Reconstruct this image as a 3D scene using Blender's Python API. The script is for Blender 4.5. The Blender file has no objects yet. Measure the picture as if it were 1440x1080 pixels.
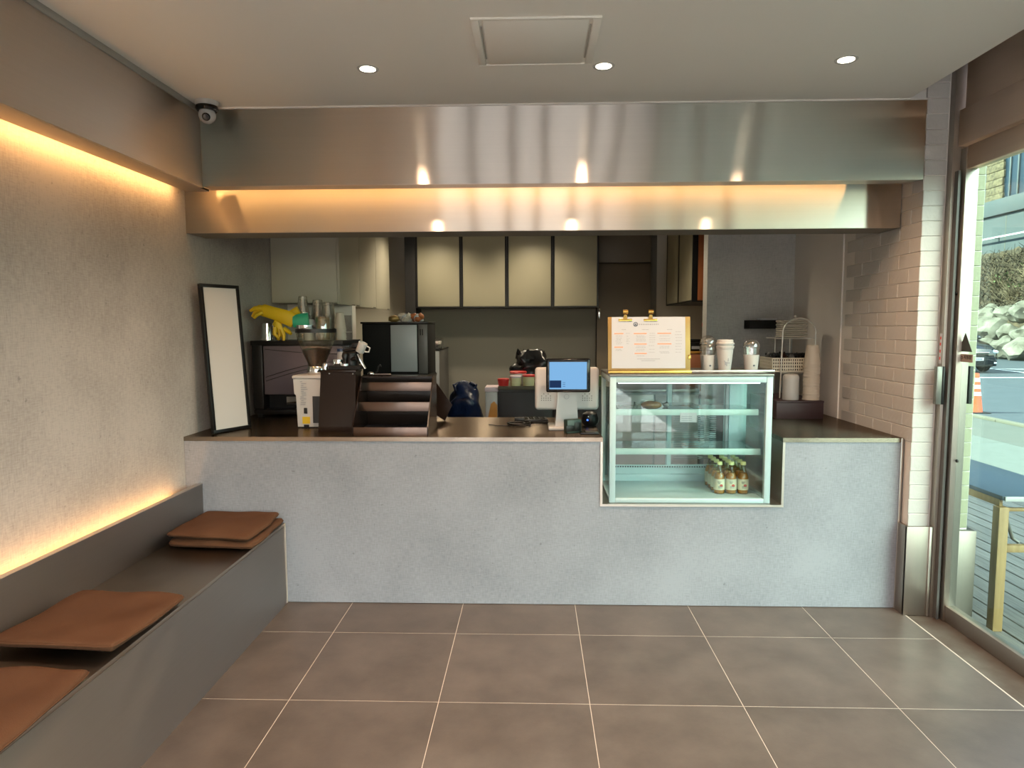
import bpy, bmesh, math, random
from mathutils import Vector, Matrix, noise
random.seed(7)
SC = bpy.context.scene
COL = SC.collection
PI = math.pi

# ------------------------------------------------------------------ camera, sky, exposure
def cam_axes(p, y, r):
    cp, sp, cy, sy = math.cos(p), math.sin(p), math.cos(y), math.sin(y)
    F = Vector((sy*cp, cy*cp, -sp)); R = Vector((cy, -sy, 0)); U = R.cross(F)
    return R*math.cos(r)+U*math.sin(r), -R*math.sin(r)+U*math.cos(r), F
R_, U_, F_ = cam_axes(0.0844, -0.0315, -0.0032)
cd = bpy.data.cameras.new('camera'); cam = bpy.data.objects.new('camera', cd); COL.objects.link(cam)
cd.sensor_fit = 'HORIZONTAL'; cd.sensor_width = 36.0; cd.lens = 36.0*949.0253/1440.0
cd.clip_start = 0.02; cd.clip_end = 300
M = Matrix((R_, U_, -F_)).transposed().to_4x4(); M.translation = Vector((0, 0, 1.4841))
cam.matrix_world = M
SC.camera = cam

SKY_STRENGTH = 0.42
W = bpy.data.worlds.new('sky'); SC.world = W; W.use_nodes = True
nt = W.node_tree; nt.nodes.clear()
wo = nt.nodes.new('ShaderNodeOutputWorld'); bg = nt.nodes.new('ShaderNodeBackground')
sky = nt.nodes.new('ShaderNodeTexSky'); sky.sky_type = 'NISHITA'; sky.sun_disc = False
sky.sun_elevation = math.radians(38); sky.sun_rotation = math.radians(150); sky.dust_density = 2.5; sky.air_density = 1.0
hs = nt.nodes.new('ShaderNodeHueSaturation'); hs.inputs['Saturation'].default_value = 0.8
nt.links.new(sky.outputs[0], hs.inputs['Color']); nt.links.new(hs.outputs[0], bg.inputs['Color'])
bg.inputs['Strength'].default_value = SKY_STRENGTH
nt.links.new(bg.outputs[0], wo.inputs[0])
SUN_W = 11.0
sl = bpy.data.lights.new('sun', 'SUN'); sl.energy = SUN_W; sl.angle = math.radians(4); sl.color = (1.0, 0.95, 0.86)
so_ = bpy.data.objects.new('sun', sl); COL.objects.link(so_)
so_.rotation_mode = 'QUATERNION'; so_.rotation_quaternion = Vector((0, 0, 1)).rotation_difference(Vector((-1.0, 0.03, 0.85)).normalized())   # low hazy sun along the shop front
SC.view_settings.view_transform = 'Standard'; SC.view_settings.look = 'None'
SC.view_settings.exposure = 1.15; SC.view_settings.gamma = 1.0; SC.view_settings.use_curve_mapping = False
SC.cycles.max_bounces = 10; SC.cycles.transparent_max_bounces = 24; SC.cycles.diffuse_bounces = 5
SC.cycles.glossy_bounces = 5; SC.cycles.sample_clamp_indirect = 6.0
SC.cycles.caustics_reflective = False; SC.cycles.caustics_refractive = False
SC.cycles.use_denoising = True

SPOT_W, LED_E, KITCHEN_W = 34.0, 22.0, 20.0
WARM = (1.0, 0.66, 0.42)

# ------------------------------------------------------------------ materials
def lin(c):
    return tuple((v/255/12.92 if v/255 <= 0.04045 else ((v/255+0.055)/1.055)**2.4) for v in c)
def base(name):
    m = bpy.data.materials.new(name); m.use_nodes = True
    return m, m.node_tree, m.node_tree.nodes['Principled BSDF']
def mat(name, rgb, rough=0.5, metal=0.0, var=0.0, scale=8.0, stretch=(1, 1, 1), bump=0.0, bscale=60.0, spec=0.5, rnd=0.0, second=None, detail=6, world=False):
    """rgb is sRGB 0-255; var mixes towards a darker (or the second) colour by noise; rnd varies value per object."""
    m, t, b = base(name); N, L = t.nodes, t.links
    c = lin(rgb)
    b.inputs['Base Color'].default_value = (*c, 1); b.inputs['Roughness'].default_value = rough
    b.inputs['Metallic'].default_value = metal; b.inputs['Specular IOR Level'].default_value = spec
    tc = N.new('ShaderNodeTexCoord'); mp = N.new('ShaderNodeMapping'); mp.inputs['Scale'].default_value = stretch
    if world: L.new(N.new('ShaderNodeNewGeometry').outputs['Position'], mp.inputs[0])
    else: L.new(tc.outputs['Object'], mp.inputs[0])
    out = None
    if var or second:
        n = N.new('ShaderNodeTexNoise'); n.inputs['Scale'].default_value = scale; n.inputs['Detail'].default_value = detail
        n.inputs['Roughness'].default_value = 0.6
        L.new(mp.outputs[0], n.inputs['Vector'])
        r = N.new('ShaderNodeValToRGB'); r.color_ramp.elements[0].position = 0.35; r.color_ramp.elements[1].position = 0.65
        d = lin(second) if second else tuple(v*(1-var) for v in c)
        r.color_ramp.elements[0].color = (*d, 1); r.color_ramp.elements[1].color = (*c, 1)
        L.new(n.outputs[0], r.inputs[0]); out = r.outputs[0]
    if rnd:
        oi = N.new('ShaderNodeObjectInfo'); hv = N.new('ShaderNodeHueSaturation'); mr = N.new('ShaderNodeMapRange')
        mr.inputs['To Min'].default_value = 1-rnd; mr.inputs['To Max'].default_value = 1+rnd
        L.new(oi.outputs['Random'], mr.inputs[0]); L.new(mr.outputs[0], hv.inputs['Value'])
        if out: L.new(out, hv.inputs['Color'])
        else: hv.inputs['Color'].default_value = (*c, 1)
        out = hv.outputs[0]
    if out: L.new(out, b.inputs['Base Color'])
    if bump:
        n2 = N.new('ShaderNodeTexNoise'); n2.inputs['Scale'].default_value = bscale; n2.inputs['Detail'].default_value = 4
        L.new(mp.outputs[0], n2.inputs['Vector'])
        bp = N.new('ShaderNodeBump'); bp.inputs['Strength'].default_value = bump; bp.inputs['Distance'].default_value = 0.01
        L.new(n2.outputs[0], bp.inputs['Height']); L.new(bp.outputs[0], b.inputs['Normal'])
    return m
def steel(name, rgb=(200, 196, 190), along=0.012, across=0.5, tangent=(1, 0, 0), wave=0.012, rough=None):
    """brushed sheet steel: reflections stay crisp along the tangent and smear across it; wave leans the sheet in long soft waves"""
    m = bpy.data.materials.new(name); m.use_nodes = True; t = m.node_tree; N, L = t.nodes, t.links; N.clear()
    o = N.new('ShaderNodeOutputMaterial'); g = N.new('ShaderNodeBsdfAnisotropic'); g.distribution = 'GGX'
    q = (along*across)**0.5
    g.inputs['Color'].default_value = (*lin(rgb), 1); g.inputs['Roughness'].default_value = q**0.5; g.inputs['Anisotropy'].default_value = min(0.98, 1-q/across)
    cx = N.new('ShaderNodeCombineXYZ')
    for i in range(3): cx.inputs[i].default_value = tangent[i]
    L.new(cx.outputs[0], g.inputs['Tangent']); L.new(g.outputs[0], o.inputs[0])
    tc = N.new('ShaderNodeTexCoord')
    mp = N.new('ShaderNodeMapping'); sc3 = [60.0, 60.0, 60.0]; sc3['xyz'.index('xyz'[max(range(3), key=lambda i: abs(tangent[i]))])] = 0.5
    mp.inputs['Scale'].default_value = sc3; L.new(tc.outputs['Object'], mp.inputs[0])
    n = N.new('ShaderNodeTexNoise'); n.inputs['Scale'].default_value = 3.0; n.inputs['Detail'].default_value = 3; L.new(mp.outputs[0], n.inputs['Vector'])
    cr = N.new('ShaderNodeValToRGB'); c = lin(rgb)
    cr.color_ramp.elements[0].color = (*(v*0.93 for v in c), 1); cr.color_ramp.elements[1].color = (*c, 1)
    L.new(n.outputs[0], cr.inputs[0]); L.new(cr.outputs[0], g.inputs['Color'])
    if wave:
        geo = N.new('ShaderNodeNewGeometry'); n2 = N.new('ShaderNodeTexNoise'); n2.inputs['Scale'].default_value = 1.2; n2.inputs['Detail'].default_value = 1
        L.new(tc.outputs['Object'], n2.inputs['Vector'])
        mr = N.new('ShaderNodeMapRange'); mr.clamp = False; mr.inputs['To Min'].default_value = -wave; mr.inputs['To Max'].default_value = wave
        L.new(n2.outputs[0], mr.inputs[0])
        sv = N.new('ShaderNodeVectorMath'); sv.operation = 'SCALE'; sv.inputs[0].default_value = (1, 1, 0); L.new(mr.outputs[0], sv.inputs['Scale'])
        ad = N.new('ShaderNodeVectorMath'); ad.operation = 'ADD'; L.new(geo.outputs['Normal'], ad.inputs[0]); L.new(sv.outputs[0], ad.inputs[1])
        nm = N.new('ShaderNodeVectorMath'); nm.operation = 'NORMALIZE'; L.new(ad.outputs[0], nm.inputs[0]); L.new(nm.outputs[0], g.inputs['Normal'])
    return m
def glass(name, tint=(1, 1, 1), refl=1.0, rough=0.0, f0=0.04, body=None, bodyfac=0.0):
    """thin pane: a clear tinted sheet with a Schlick reflection, optionally a little body colour"""
    m = bpy.data.materials.new(name); m.use_nodes = True; t = m.node_tree; N, L = t.nodes, t.links; N.clear()
    o = N.new('ShaderNodeOutputMaterial'); mx = N.new('ShaderNodeMixShader')
    tr = N.new('ShaderNodeBsdfTransparent'); tr.inputs[0].default_value = (*tint, 1)
    gl = N.new('ShaderNodeBsdfGlossy'); gl.inputs['Roughness'].default_value = rough
    lw = N.new('ShaderNodeLayerWeight'); lw.inputs['Blend'].default_value = 0.5
    p = N.new('ShaderNodeMath'); p.operation = 'POWER'; p.inputs[1].default_value = 5
    ml = N.new('ShaderNodeMath'); ml.operation = 'MULTIPLY_ADD'; ml.inputs[1].default_value = (1-f0)*refl; ml.inputs[2].default_value = f0*refl
    L.new(lw.outputs['Facing'], p.inputs[0]); L.new(p.outputs[0], ml.inputs[0]); L.new(ml.outputs[0], mx.inputs[0])
    under = tr.outputs[0]
    if body:
        df = N.new('ShaderNodeBsdfPrincipled'); df.inputs['Base Color'].default_value = (*lin(body), 1); df.inputs['Roughness'].default_value = 0.25
        m2 = N.new('ShaderNodeMixShader'); m2.inputs[0].default_value = bodyfac
        L.new(tr.outputs[0], m2.inputs[1]); L.new(df.outputs[0], m2.inputs[2]); under = m2.outputs[0]
    L.new(under, mx.inputs[1]); L.new(gl.outputs[0], mx.inputs[2]); L.new(mx.outputs[0], o.inputs[0])
    return m
def emit(name, rgb, strength):
    m = bpy.data.materials.new(name); m.use_nodes = True; t = m.node_tree; t.nodes.clear()
    o = t.nodes.new('ShaderNodeOutputMaterial'); e = t.nodes.new('ShaderNodeEmission')
    e.inputs[0].default_value = (*rgb, 1); e.inputs[1].default_value = strength
    t.links.new(e.outputs[0], o.inputs[0]); return m
def concrete(name, rgb, dark, rough=0.75):
    """cement-look panel: faint woven streaks, cloudy patches and small pits"""
    m, t, b = base(name); N, L = t.nodes, t.links
    b.inputs['Roughness'].default_value = rough; b.inputs['Specular IOR Level'].default_value = 0.3
    tc = N.new('ShaderNodeTexCoord')
    def nz(scale, st, det=6):
        mp = N.new('ShaderNodeMapping'); mp.inputs['Scale'].default_value = st; L.new(tc.outputs['Object'], mp.inputs[0])
        n = N.new('ShaderNodeTexNoise'); n.inputs['Scale'].default_value = scale; n.inputs['Detail'].default_value = det
        L.new(mp.outputs[0], n.inputs['Vector']); return n.outputs[0]
    a = nz(2.2, (1, 1, 1)); s1 = nz(30, (1, 1, 7)); s2 = nz(30, (7, 7, 1)); pit = nz(38, (1, 1, 1.0), 3)
    r = N.new('ShaderNodeValToRGB'); r.color_ramp.elements[0].color = (*lin(dark), 1); r.color_ramp.elements[1].color = (*lin(rgb), 1)
    r.color_ramp.elements[0].position = 0.36; r.color_ramp.elements[1].position = 0.58
    def mth(op, x, y):
        q = N.new('ShaderNodeMath'); q.operation = op
        for i, v in enumerate((x, y)):
            if isinstance(v, float): q.inputs[i].default_value = v
            else: L.new(v, q.inputs[i])
        return q.outputs[0]
    f = mth('ADD', mth('MULTIPLY', a, 0.4), mth('ADD', mth('MULTIPLY', s1, 0.3), mth('MULTIPLY', s2, 0.3)))
    L.new(f, r.inputs[0])
    pr = N.new('ShaderNodeValToRGB'); pr.color_ramp.elements[0].position = 0.68; pr.color_ramp.elements[1].position = 0.75
    pr.color_ramp.elements[0].color = (1, 1, 1, 1); pr.color_ramp.elements[1].color = (0.72, 0.72, 0.72, 1)
    L.new(pit, pr.inputs[0])
    mx = N.new('ShaderNodeMix'); mx.data_type = 'RGBA'; mx.blend_type = 'MULTIPLY'; mx.inputs[0].default_value = 1.0
    L.new(r.outputs[0], mx.inputs[6]); L.new(pr.outputs[0], mx.inputs[7]); L.new(mx.outputs[2], b.inputs['Base Color'])
    return m

MT = {}
MT['cement'] = concrete('cement_panel', (180, 172, 166), (150, 143, 138))
MT['cement_front'] = concrete('cement_counter_panel', (148, 150, 157), (122, 124, 131))
MT['cement_dark'] = concrete('cement_panel_inner', (178, 177, 174), (156, 155, 152))
MT['ceiling'] = mat('ceiling_paint', (240, 236, 228), 0.9)
MT['kitchen_wall'] = mat('kitchen_paint', (200, 192, 178), 0.8)
MT['grey_paint'] = mat('grey_ceiling_channel', (176, 172, 164), 0.6)
MT['dark_wall'] = mat('dark_grey_paint', (122, 118, 109), 0.7)
MT['white_brick'] = mat('white_painted_brick', (194, 190, 186), 0.6, bump=0.2, bscale=45, rnd=0.012)
MT['outer_brick'] = mat('dimmed_outer_brick', (160, 160, 132), 0.7, bump=0.25, bscale=45, rnd=0.03)  # same white brick, colour darkened to offset the strong light outdoors
MT['white_paint'] = mat('white_paint', (222, 216, 210), 0.65)
MT['tile'] = mat('porcelain_tile', (100, 91, 84), 0.38, second=(84, 76, 70), scale=4.5, bump=0.03, bscale=90, rnd=0.05, world=True)
MT['grout'] = mat('pale_grout', (200, 190, 178), 0.8)
MT['stone'] = mat('threshold_granite', (108, 102, 94), 0.4, second=(86, 72, 62), scale=7)
MT['steel_y'] = steel('brushed_steel_facing_room', (226, 218, 210), 0.012, 0.8, (1, 0, 0), 0.03)
MT['steel_x'] = steel('brushed_steel_facing_side', (214, 208, 200), 0.04, 0.5, (0, 1, 0), 0.03)
MT['steel_band'] = steel('brushed_steel_band', (226, 217, 207), 0.012, 0.5, (1, 0, 0), 0.03)
MT['steel_soffit'] = steel('brushed_steel_soffit', (205, 196, 186), 0.05, 0.3, (1, 0, 0), 0.0)
MT['steel_bench'] = steel('brushed_steel_bench', (206, 198, 190), 0.08, 0.7, (0, 1, 0), 0.02)
MT['steel_seat'] = steel('brushed_steel_seat', (200, 188, 174), 0.06, 0.3, (0, 1, 0), 0.02)
MT['steel_top'] = steel('brushed_steel_worktop', (152, 140, 128), 0.02, 0.12, (1, 0, 0), 0.01)
MT['steel_frame'] = steel('door_frame_steel', (178, 170, 161), 0.16, 0.3, (0, 0, 1), 0.0)
MT['steel_dark'] = steel('door_header_steel', (226, 204, 184), 0.06, 0.4, (0, 1, 0), 0.02)
MT['steel_edge'] = mat('steel_edge_trim', (200, 192, 184), 0.35, 1.0)
MT['chrome'] = mat('chrome', (225, 225, 225), 0.12, 1.0)
MT['black'] = mat('black_plastic', (14, 13, 13), 0.4, spec=0.35)
MT['black_matte'] = mat('black_matte', (9, 9, 9), 0.7, spec=0.3)
MT['black_gloss'] = mat('black_gloss', (14, 13, 14), 0.12, spec=0.4)
MT['laminate'] = mat('dark_laminate', (30, 28, 28), 0.5)
MT['acrylic'] = mat('dark_brown_acrylic', (30, 21, 17), 0.2, spec=0.2)
MT['smoke_steel'] = steel('dark_acrylic_lip', (112, 98, 92), 0.03, 0.2, (1, 0, 0))
MT['machine'] = mat('espresso_machine_panel', (116, 105, 111), 0.22, 0.45)
MT['white_plastic'] = mat('white_plastic', (180, 179, 177), 0.35)
MT['grey_plastic'] = mat('grey_plastic', (140, 142, 144), 0.4)
MT['cream_door'] = mat('cream_cabinet_door', (150, 145, 124), 0.5)
MT['white_cabinet'] = mat('white_cabinet', (172, 168, 152), 0.55)
MT['door_brown'] = mat('dark_brown_door', (102, 91, 76), 0.5)
MT['oak'] = mat('orange_wood', (176, 104, 58), 0.5, second=(146, 82, 44), scale=5, stretch=(6, 6, 0.6))
MT['appl_grey'] = mat('appliance_grey_panel', (150, 154, 156), 0.35)
MT['prep_door'] = mat('pale_steel_door', (168, 160, 160), 0.4, 0.3)
MT['appl_side'] = mat('appliance_side', (84, 82, 80), 0.4)
MT['cushion'] = mat('brown_woven_cushion', (90, 62, 43), 0.95, second=(80, 54, 37), scale=3, bump=0.35, bscale=420, spec=0.2)
MT['gold'] = mat('gold_metal', (190, 154, 84), 0.25, 1.0)
MT['gold_board'] = mat('gold_board', (150, 122, 72), 0.4, 0.6)
MT['paper'] = mat('white_paper', (180, 181, 186), 0.7)
MT['ink_orange'] = mat('orange_print', (232, 150, 118), 0.8)
MT['ink_grey'] = mat('grey_print', (146, 146, 150), 0.8)
MT['ink_dark'] = mat('dark_print', (84, 92, 104), 0.8)
MT['ink_red'] = mat('red_print', (190, 70, 60), 0.8)
MT['yellow'] = mat('yellow_rubber', (206, 172, 20), 0.45)
MT['green'] = mat('green_rubber', (44, 160, 122), 0.45)
MT['case_white'] = mat('white_case_frame', (172, 194, 195), 0.35)
MT['case_shelf'] = mat('pale_shelf_lip', (176, 200, 194), 0.35)
MT['white_cup'] = mat('white_paper_cup', (186, 183, 179), 0.6)
MT['beige_cup'] = mat('beige_paper_cup', (186, 177, 163), 0.6)
MT['tray_metal'] = mat('grey_metal_tray', (120, 118, 112), 0.35, 0.8)
MT['maroon'] = mat('dark_maroon_board', (46, 30, 34), 0.5)
MT['wire'] = mat('white_coated_wire', (200, 196, 186), 0.35, 0.3)
MT['basket'] = mat('cream_plastic_basket', (214, 208, 190), 0.45)
MT['plates'] = mat('cream_plate', (206, 196, 178), 0.4)
MT['coffee'] = mat('roasted_beans', (54, 28, 12), 0.35, second=(30, 15, 7), scale=70)
MT['grains'] = mat('beige_grains', (186, 160, 116), 0.6, second=(120, 96, 60), scale=120)
MT['red_plastic'] = mat('red_plastic', (196, 44, 40), 0.4)
MT['pale_plastic'] = mat('pale_pink_plastic', (206, 186, 192), 0.4)
MT['cream_plastic'] = mat('cream_plastic', (214, 206, 160), 0.45)
MT['olive_top'] = mat('olive_worktop', (84, 76, 58), 0.5)
MT['blue_bag'] = mat('blue_plastic_bag', (12, 30, 62), 0.3, bump=0.6, bscale=18)
MT['black_bag'] = mat('black_plastic_bag', (34, 34, 36), 0.25, bump=0.5, bscale=20)
MT['orange_stuff'] = mat('amber_contents', (196, 130, 54), 0.6)
MT['juice'] = mat('amber_juice', (170, 108, 14), 0.15)
MT['cap'] = mat('pale_yellow_cap', (226, 226, 160), 0.4)
MT['label'] = mat('cream_bottle_label', (206, 198, 168), 0.6)
MT['pastry'] = mat('golden_pastry', (150, 104, 34), 0.6, second=(112, 72, 20), scale=25, bump=0.3, bscale=40)
MT['screen'] = emit('display_blue_screen', lin((126, 178, 224)), 0.48)
MT['screen_dark'] = emit('display_dark_window', lin((34, 54, 90)), 0.45)
MT['blue_led'] = emit('blue_indicator', (0.05, 0.15, 1.0), 1.5)
MT['lamp'] = emit('downlight_lens', (1.0, 0.84, 0.62), 8.0)
MT['led'] = emit('warm_led_strip', (1.0, 0.51, 0.17), LED_E)
MT['led_band'] = emit('warm_led_strip_band', (1.0, 0.53, 0.17), LED_E*0.30)
MT['poster'] = mat('poster_sheet', (190, 187, 184), 0.1)
MT['deck'] = mat('weathered_deck_wood', (128, 122, 112), 0.7, second=(96, 90, 82), scale=4, stretch=(14, 0.8, 14), bump=0.3, bscale=12, rnd=0.16)
MT['asphalt'] = mat('asphalt', (66, 72, 76), 0.85, var=0.12, scale=3, bump=0.2, bscale=60)
MT['road_white'] = mat('white_road_paint', (226, 226, 222), 0.8)
MT['pavement'] = mat('pale_pavement', (176, 176, 166), 0.85, var=0.1, scale=2)
MT['pavement_pale'] = mat('pale_kerb_paving', (88, 88, 79), 0.85, var=0.1, scale=2)
MT['bounce_ground'] = mat('pale_bounce_ground', (222, 220, 214), 0.85, var=0.08, scale=2)  # made very pale to throw daylight up at the ceiling
MT['pavement_grey'] = mat('grey_paving', (98, 101, 93), 0.85, var=0.15, scale=10)
MT['curb'] = mat('dark_curb', (104, 100, 84), 0.85)
MT['rock'] = mat('granite_boulder', (132, 126, 110), 0.9, second=(86, 80, 66), scale=1.6, bump=0.6, bscale=4, rnd=0.12)
MT['soil'] = mat('dry_bank', (92, 78, 56), 0.95, second=(48, 42, 30), scale=5, bump=0.8, bscale=5)
MT['undergrowth'] = mat('brown_undergrowth', (96, 82, 60), 0.95, second=(54, 46, 34), scale=2.5)
MT['twig'] = mat('dry_twigs', (122, 106, 80), 0.9, rnd=0.2)
MT['leaf_green'] = mat('dull_green_leaves', (94, 104, 62), 0.8, rnd=0.2)
MT['wall_out'] = mat('grey_retaining_concrete', (82, 87, 86), 0.85, var=0.1, scale=0.6)
MT['tan_stone'] = mat('tan_stone_column', (128, 112, 82), 0.9, second=(78, 68, 48), scale=6)
MT['bluepanel'] = mat('blue_grey_panel', (26, 42, 52), 0.3, rnd=0.15)
MT['panel_frame'] = mat('grey_panel_frame', (92, 96, 93), 0.5)
MT['car'] = mat('black_car_paint', (16, 20, 26), 0.08, 0.0, spec=0.8)
MT['car_glass'] = mat('car_window', (22, 30, 34), 0.03, spec=1.0)
MT['rubber'] = mat('tyre_rubber', (22, 22, 22), 0.8)
MT['headlight'] = mat('headlight_lens', (200, 214, 222), 0.1, 0.4)
MT['cone'] = mat('orange_cone', (226, 84, 44), 0.5)
MT['reflect'] = mat('white_reflective_band', (214, 216, 210), 0.4)
MT['table_top'] = mat('dark_blue_table_top', (52, 66, 76), 0.45)
MT['table_wood'] = mat('pale_table_wood', (158, 130, 84), 0.55, second=(138, 110, 68), scale=5, stretch=(6, 6, 0.5))
MT['sticker'] = mat('dark_sticker', (52, 54, 50), 0.6)
MT['sticker_tag'] = mat('grey_brown_sticker', (150, 132, 122), 0.6)
MT['glass'] = glass('window_glass', (0.73, 0.88, 0.845), 0.9)
MT['glass_clear'] = glass('clear_window_glass', (0.95, 0.96, 0.965), 0.9)
MT['case_glass'] = glass('case_glass', (0.93, 0.985, 0.98), 0.9)
MT['case_shelf_glass'] = glass('case_shelf_glass', (0.86, 0.96, 0.95), 1.0, body=(200, 230, 226), bodyfac=0.15)
MT['clear'] = glass('clear_plastic', (0.93, 0.93, 0.91), 2.2, 0.05, 0.10, body=(210, 210, 206), bodyfac=0.05)
MT['clear_stack'] = glass('clear_plastic_stack', (0.86, 0.86, 0.83), 2.0, 0.1, 0.10, body=(222, 220, 206), bodyfac=0.12)
MT['hopper'] = glass('smoked_hopper', (0.90, 0.88, 0.80), 1.0, 0.04, 0.05, body=(150, 146, 130), bodyfac=0.05)
MT['bottle_glass'] = glass('bottle_glass', (0.93, 0.92, 0.66), 1.4, 0.02, 0.05)
MT['wrap'] = glass('clear_wrap', (0.97, 0.97, 0.94), 1.0, 0.05, 0.04)
MT['sleeve'] = glass('clear_sleeve', (0.95, 0.97, 0.96), 2.5, 0.12, 0.12, body=(230, 236, 236), bodyfac=0.08)

# ------------------------------------------------------------------ mesh builder
class MB:
    def __init__(s): s.b = bmesh.new(); s.mi = 0
    def _tag(s, faces):
        for f in faces: f.material_index = s.mi
    def box(s, x0, x1, y0, y1, z0, z1, bev=0.0, rot=None, piv=None, seg=2):
        x0, x1 = min(x0, x1), max(x0, x1); y0, y1 = min(y0, y1), max(y0, y1); z0, z1 = min(z0, z1), max(z0, z1)
        vs = [s.b.verts.new(p) for p in ((x0, y0, z0), (x1, y0, z0), (x1, y1, z0), (x0, y1, z0), (x0, y0, z1), (x1, y0, z1), (x1, y1, z1), (x0, y1, z1))]
        fs = [s.b.faces.new([vs[i] for i in q]) for q in ((0, 3, 2, 1), (4, 5, 6, 7), (0, 1, 5, 4), (1, 2, 6, 5), (2, 3, 7, 6), (3, 0, 4, 7))]
        s._tag(fs); allv = list(vs)
        if bev:
            es = list({e for f in fs for e in f.edges})
            r = bmesh.ops.bevel(s.b, geom=es, offset=bev, segments=seg, profile=0.5, affect='EDGES')
            s._tag(r['faces']); allv = list({v for f in r['faces'] for v in f.verts} | {v for v in vs if v.is_valid})
        if rot is not None:
            c = Vector(piv) if piv is not None else Vector(((x0+x1)/2, (y0+y1)/2, (z0+z1)/2))
            bmesh.ops.rotate(s.b, verts=allv, cent=c, matrix=rot)
        return s
    def prism(s, pts, axis, a, c):
        """2-D outline pushed from a to c along axis; the outline's coordinates are the other two axes in order"""
        def P(p, k):
            q = [p[0], p[1]]; q.insert('xyz'.index(axis), k); return q
        A = [s.b.verts.new(P(p, a)) for p in pts]; B = [s.b.verts.new(P(p, c)) for p in pts]
        fs = [s.b.faces.new(A), s.b.faces.new(B[::-1])]
        n = len(pts)
        for i in range(n): fs.append(s.b.faces.new((A[i], B[i], B[(i+1) % n], A[(i+1) % n])))
        s._tag(fs); bmesh.ops.recalc_face_normals(s.b, faces=fs); return s
    def lathe(s, prof, c=(0, 0, 0), n=24, rot=None):
        rings = []; nv = []
        for r, z in prof:
            if r < 1e-6: v = s.b.verts.new((c[0], c[1], c[2]+z)); rings.append([v]); nv.append(v)
            else:
                rg = [s.b.verts.new((c[0]+r*math.cos(2*PI*i/n), c[1]+r*math.sin(2*PI*i/n), c[2]+z)) for i in range(n)]
                rings.append(rg); nv += rg
        fs = []
        for A, B in zip(rings, rings[1:]):
            if len(A) == 1 and len(B) == 1: continue
            for i in range(n):
                j = (i+1) % n
                if len(A) == 1: fs.append(s.b.faces.new((A[0], B[j], B[i])))
                elif len(B) == 1: fs.append(s.b.faces.new((A[i], A[j], B[0])))
                else: fs.append(s.b.faces.new((A[i], A[j], B[j], B[i])))
        s._tag(fs)
        if rot is not None: bmesh.ops.rotate(s.b, verts=nv, cent=Vector(c), matrix=rot)
        return s
    def tube(s, pts, r, n=10, closed=False):
        pts = [Vector(p) for p in pts]; m = len(pts); rs = r if isinstance(r, (list, tuple)) else [r]*m
        rings = []; prev = None
        for i, p in enumerate(pts):
            if closed: t = pts[(i+1) % m]-pts[i-1]
            else: t = (pts[min(i+1, m-1)]-pts[max(i-1, 0)])
            t.normalize()
            if prev is None:
                a = Vector((0, 0, 1)) if abs(t.z) < 0.9 else Vector((1, 0, 0)); u = t.cross(a).normalized()
            else: u = (prev-t*prev.dot(t)).normalized()
            prev = u; w = t.cross(u)
            rings.append([s.b.verts.new(p+(u*math.cos(2*PI*k/n)+w*math.sin(2*PI*k/n))*rs[i]) for k in range(n)])
        fs = []
        for i in range(m if closed else m-1):
            A, B = rings[i], rings[(i+1) % m]
            for k in range(n): fs.append(s.b.faces.new((A[k], A[(k+1) % n], B[(k+1) % n], B[k])))
        if not closed: fs += [s.b.faces.new(rings[0][::-1]), s.b.faces.new(rings[-1])]
        s._tag(fs); return s
    def cyl(s, p0, p1, r0, r1=None, n=20): return s.tube([p0, p1], [r0, r0 if r1 is None else r1], n)
    def ball(s, c, r, sc=(1, 1, 1), sub=2, jitter=0.0, seed=0):
        g = bmesh.ops.create_icosphere(s.b, subdivisions=sub, radius=r)
        for v in g['verts']:
            if jitter: v.co *= 1+jitter*noise.noise(v.co*(1.6/r)+Vector((seed*3.1, seed*1.7, seed)))
            v.co = Vector((v.co.x*sc[0]+c[0], v.co.y*sc[1]+c[1], v.co.z*sc[2]+c[2]))
        s._tag({f for v in g['verts'] for f in v.link_faces}); return s
    def loft(s, rings, cap=True):
        R = [[s.b.verts.new(p) for p in rg] for rg in rings]; n = len(R[0]); fs = []
        for A, B in zip(R, R[1:]):
            for k in range(n): fs.append(s.b.faces.new((A[k], A[(k+1) % n], B[(k+1) % n], B[k])))
        if cap: fs += [s.b.faces.new(R[0][::-1]), s.b.faces.new(R[-1])]
        s._tag(fs); bmesh.ops.recalc_face_normals(s.b, faces=fs); return s
    def make(s, name, mats, parent=None, smooth=35):
        me = bpy.data.meshes.new(name); s.b.to_mesh(me); s.b.free()
        for m in (mats if isinstance(mats, (list, tuple)) else [mats]): me.materials.append(MT[m] if isinstance(m, str) else m)
        if smooth:
            me.shade_smooth()
            try: me.set_sharp_from_angle(angle=math.radians(smooth))
            except Exception: pass
        o = bpy.data.objects.new(name, me); COL.objects.link(o)
        if parent: o.parent = parent
        return o
def bx(name, m, parent, x0, x1, y0, y1, z0, z1, bev=0.0, **k): return MB().box(x0, x1, y0, y1, z0, z1, bev, **k).make(name, m, parent)
def thing(name, label, cat, loc=(0, 0, 0), rz=0.0, group=None):
    o = bpy.data.objects.new(name, None); COL.objects.link(o); o.location = loc; o.rotation_euler = (0, 0, rz)
    o.empty_display_size = 0.05
    return tag(o, label, cat, group)
def tag(o, label, cat, group=None):
    o['label'] = label; o['category'] = cat
    if group: o['group'] = group
    return o
def struct(o): o['kind'] = 'structure'; return o
def stuff(o): o['kind'] = 'stuff'; return o
def anchor(name):
    o = bpy.data.objects.new(name, None); COL.objects.link(o); return struct(o)
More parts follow.
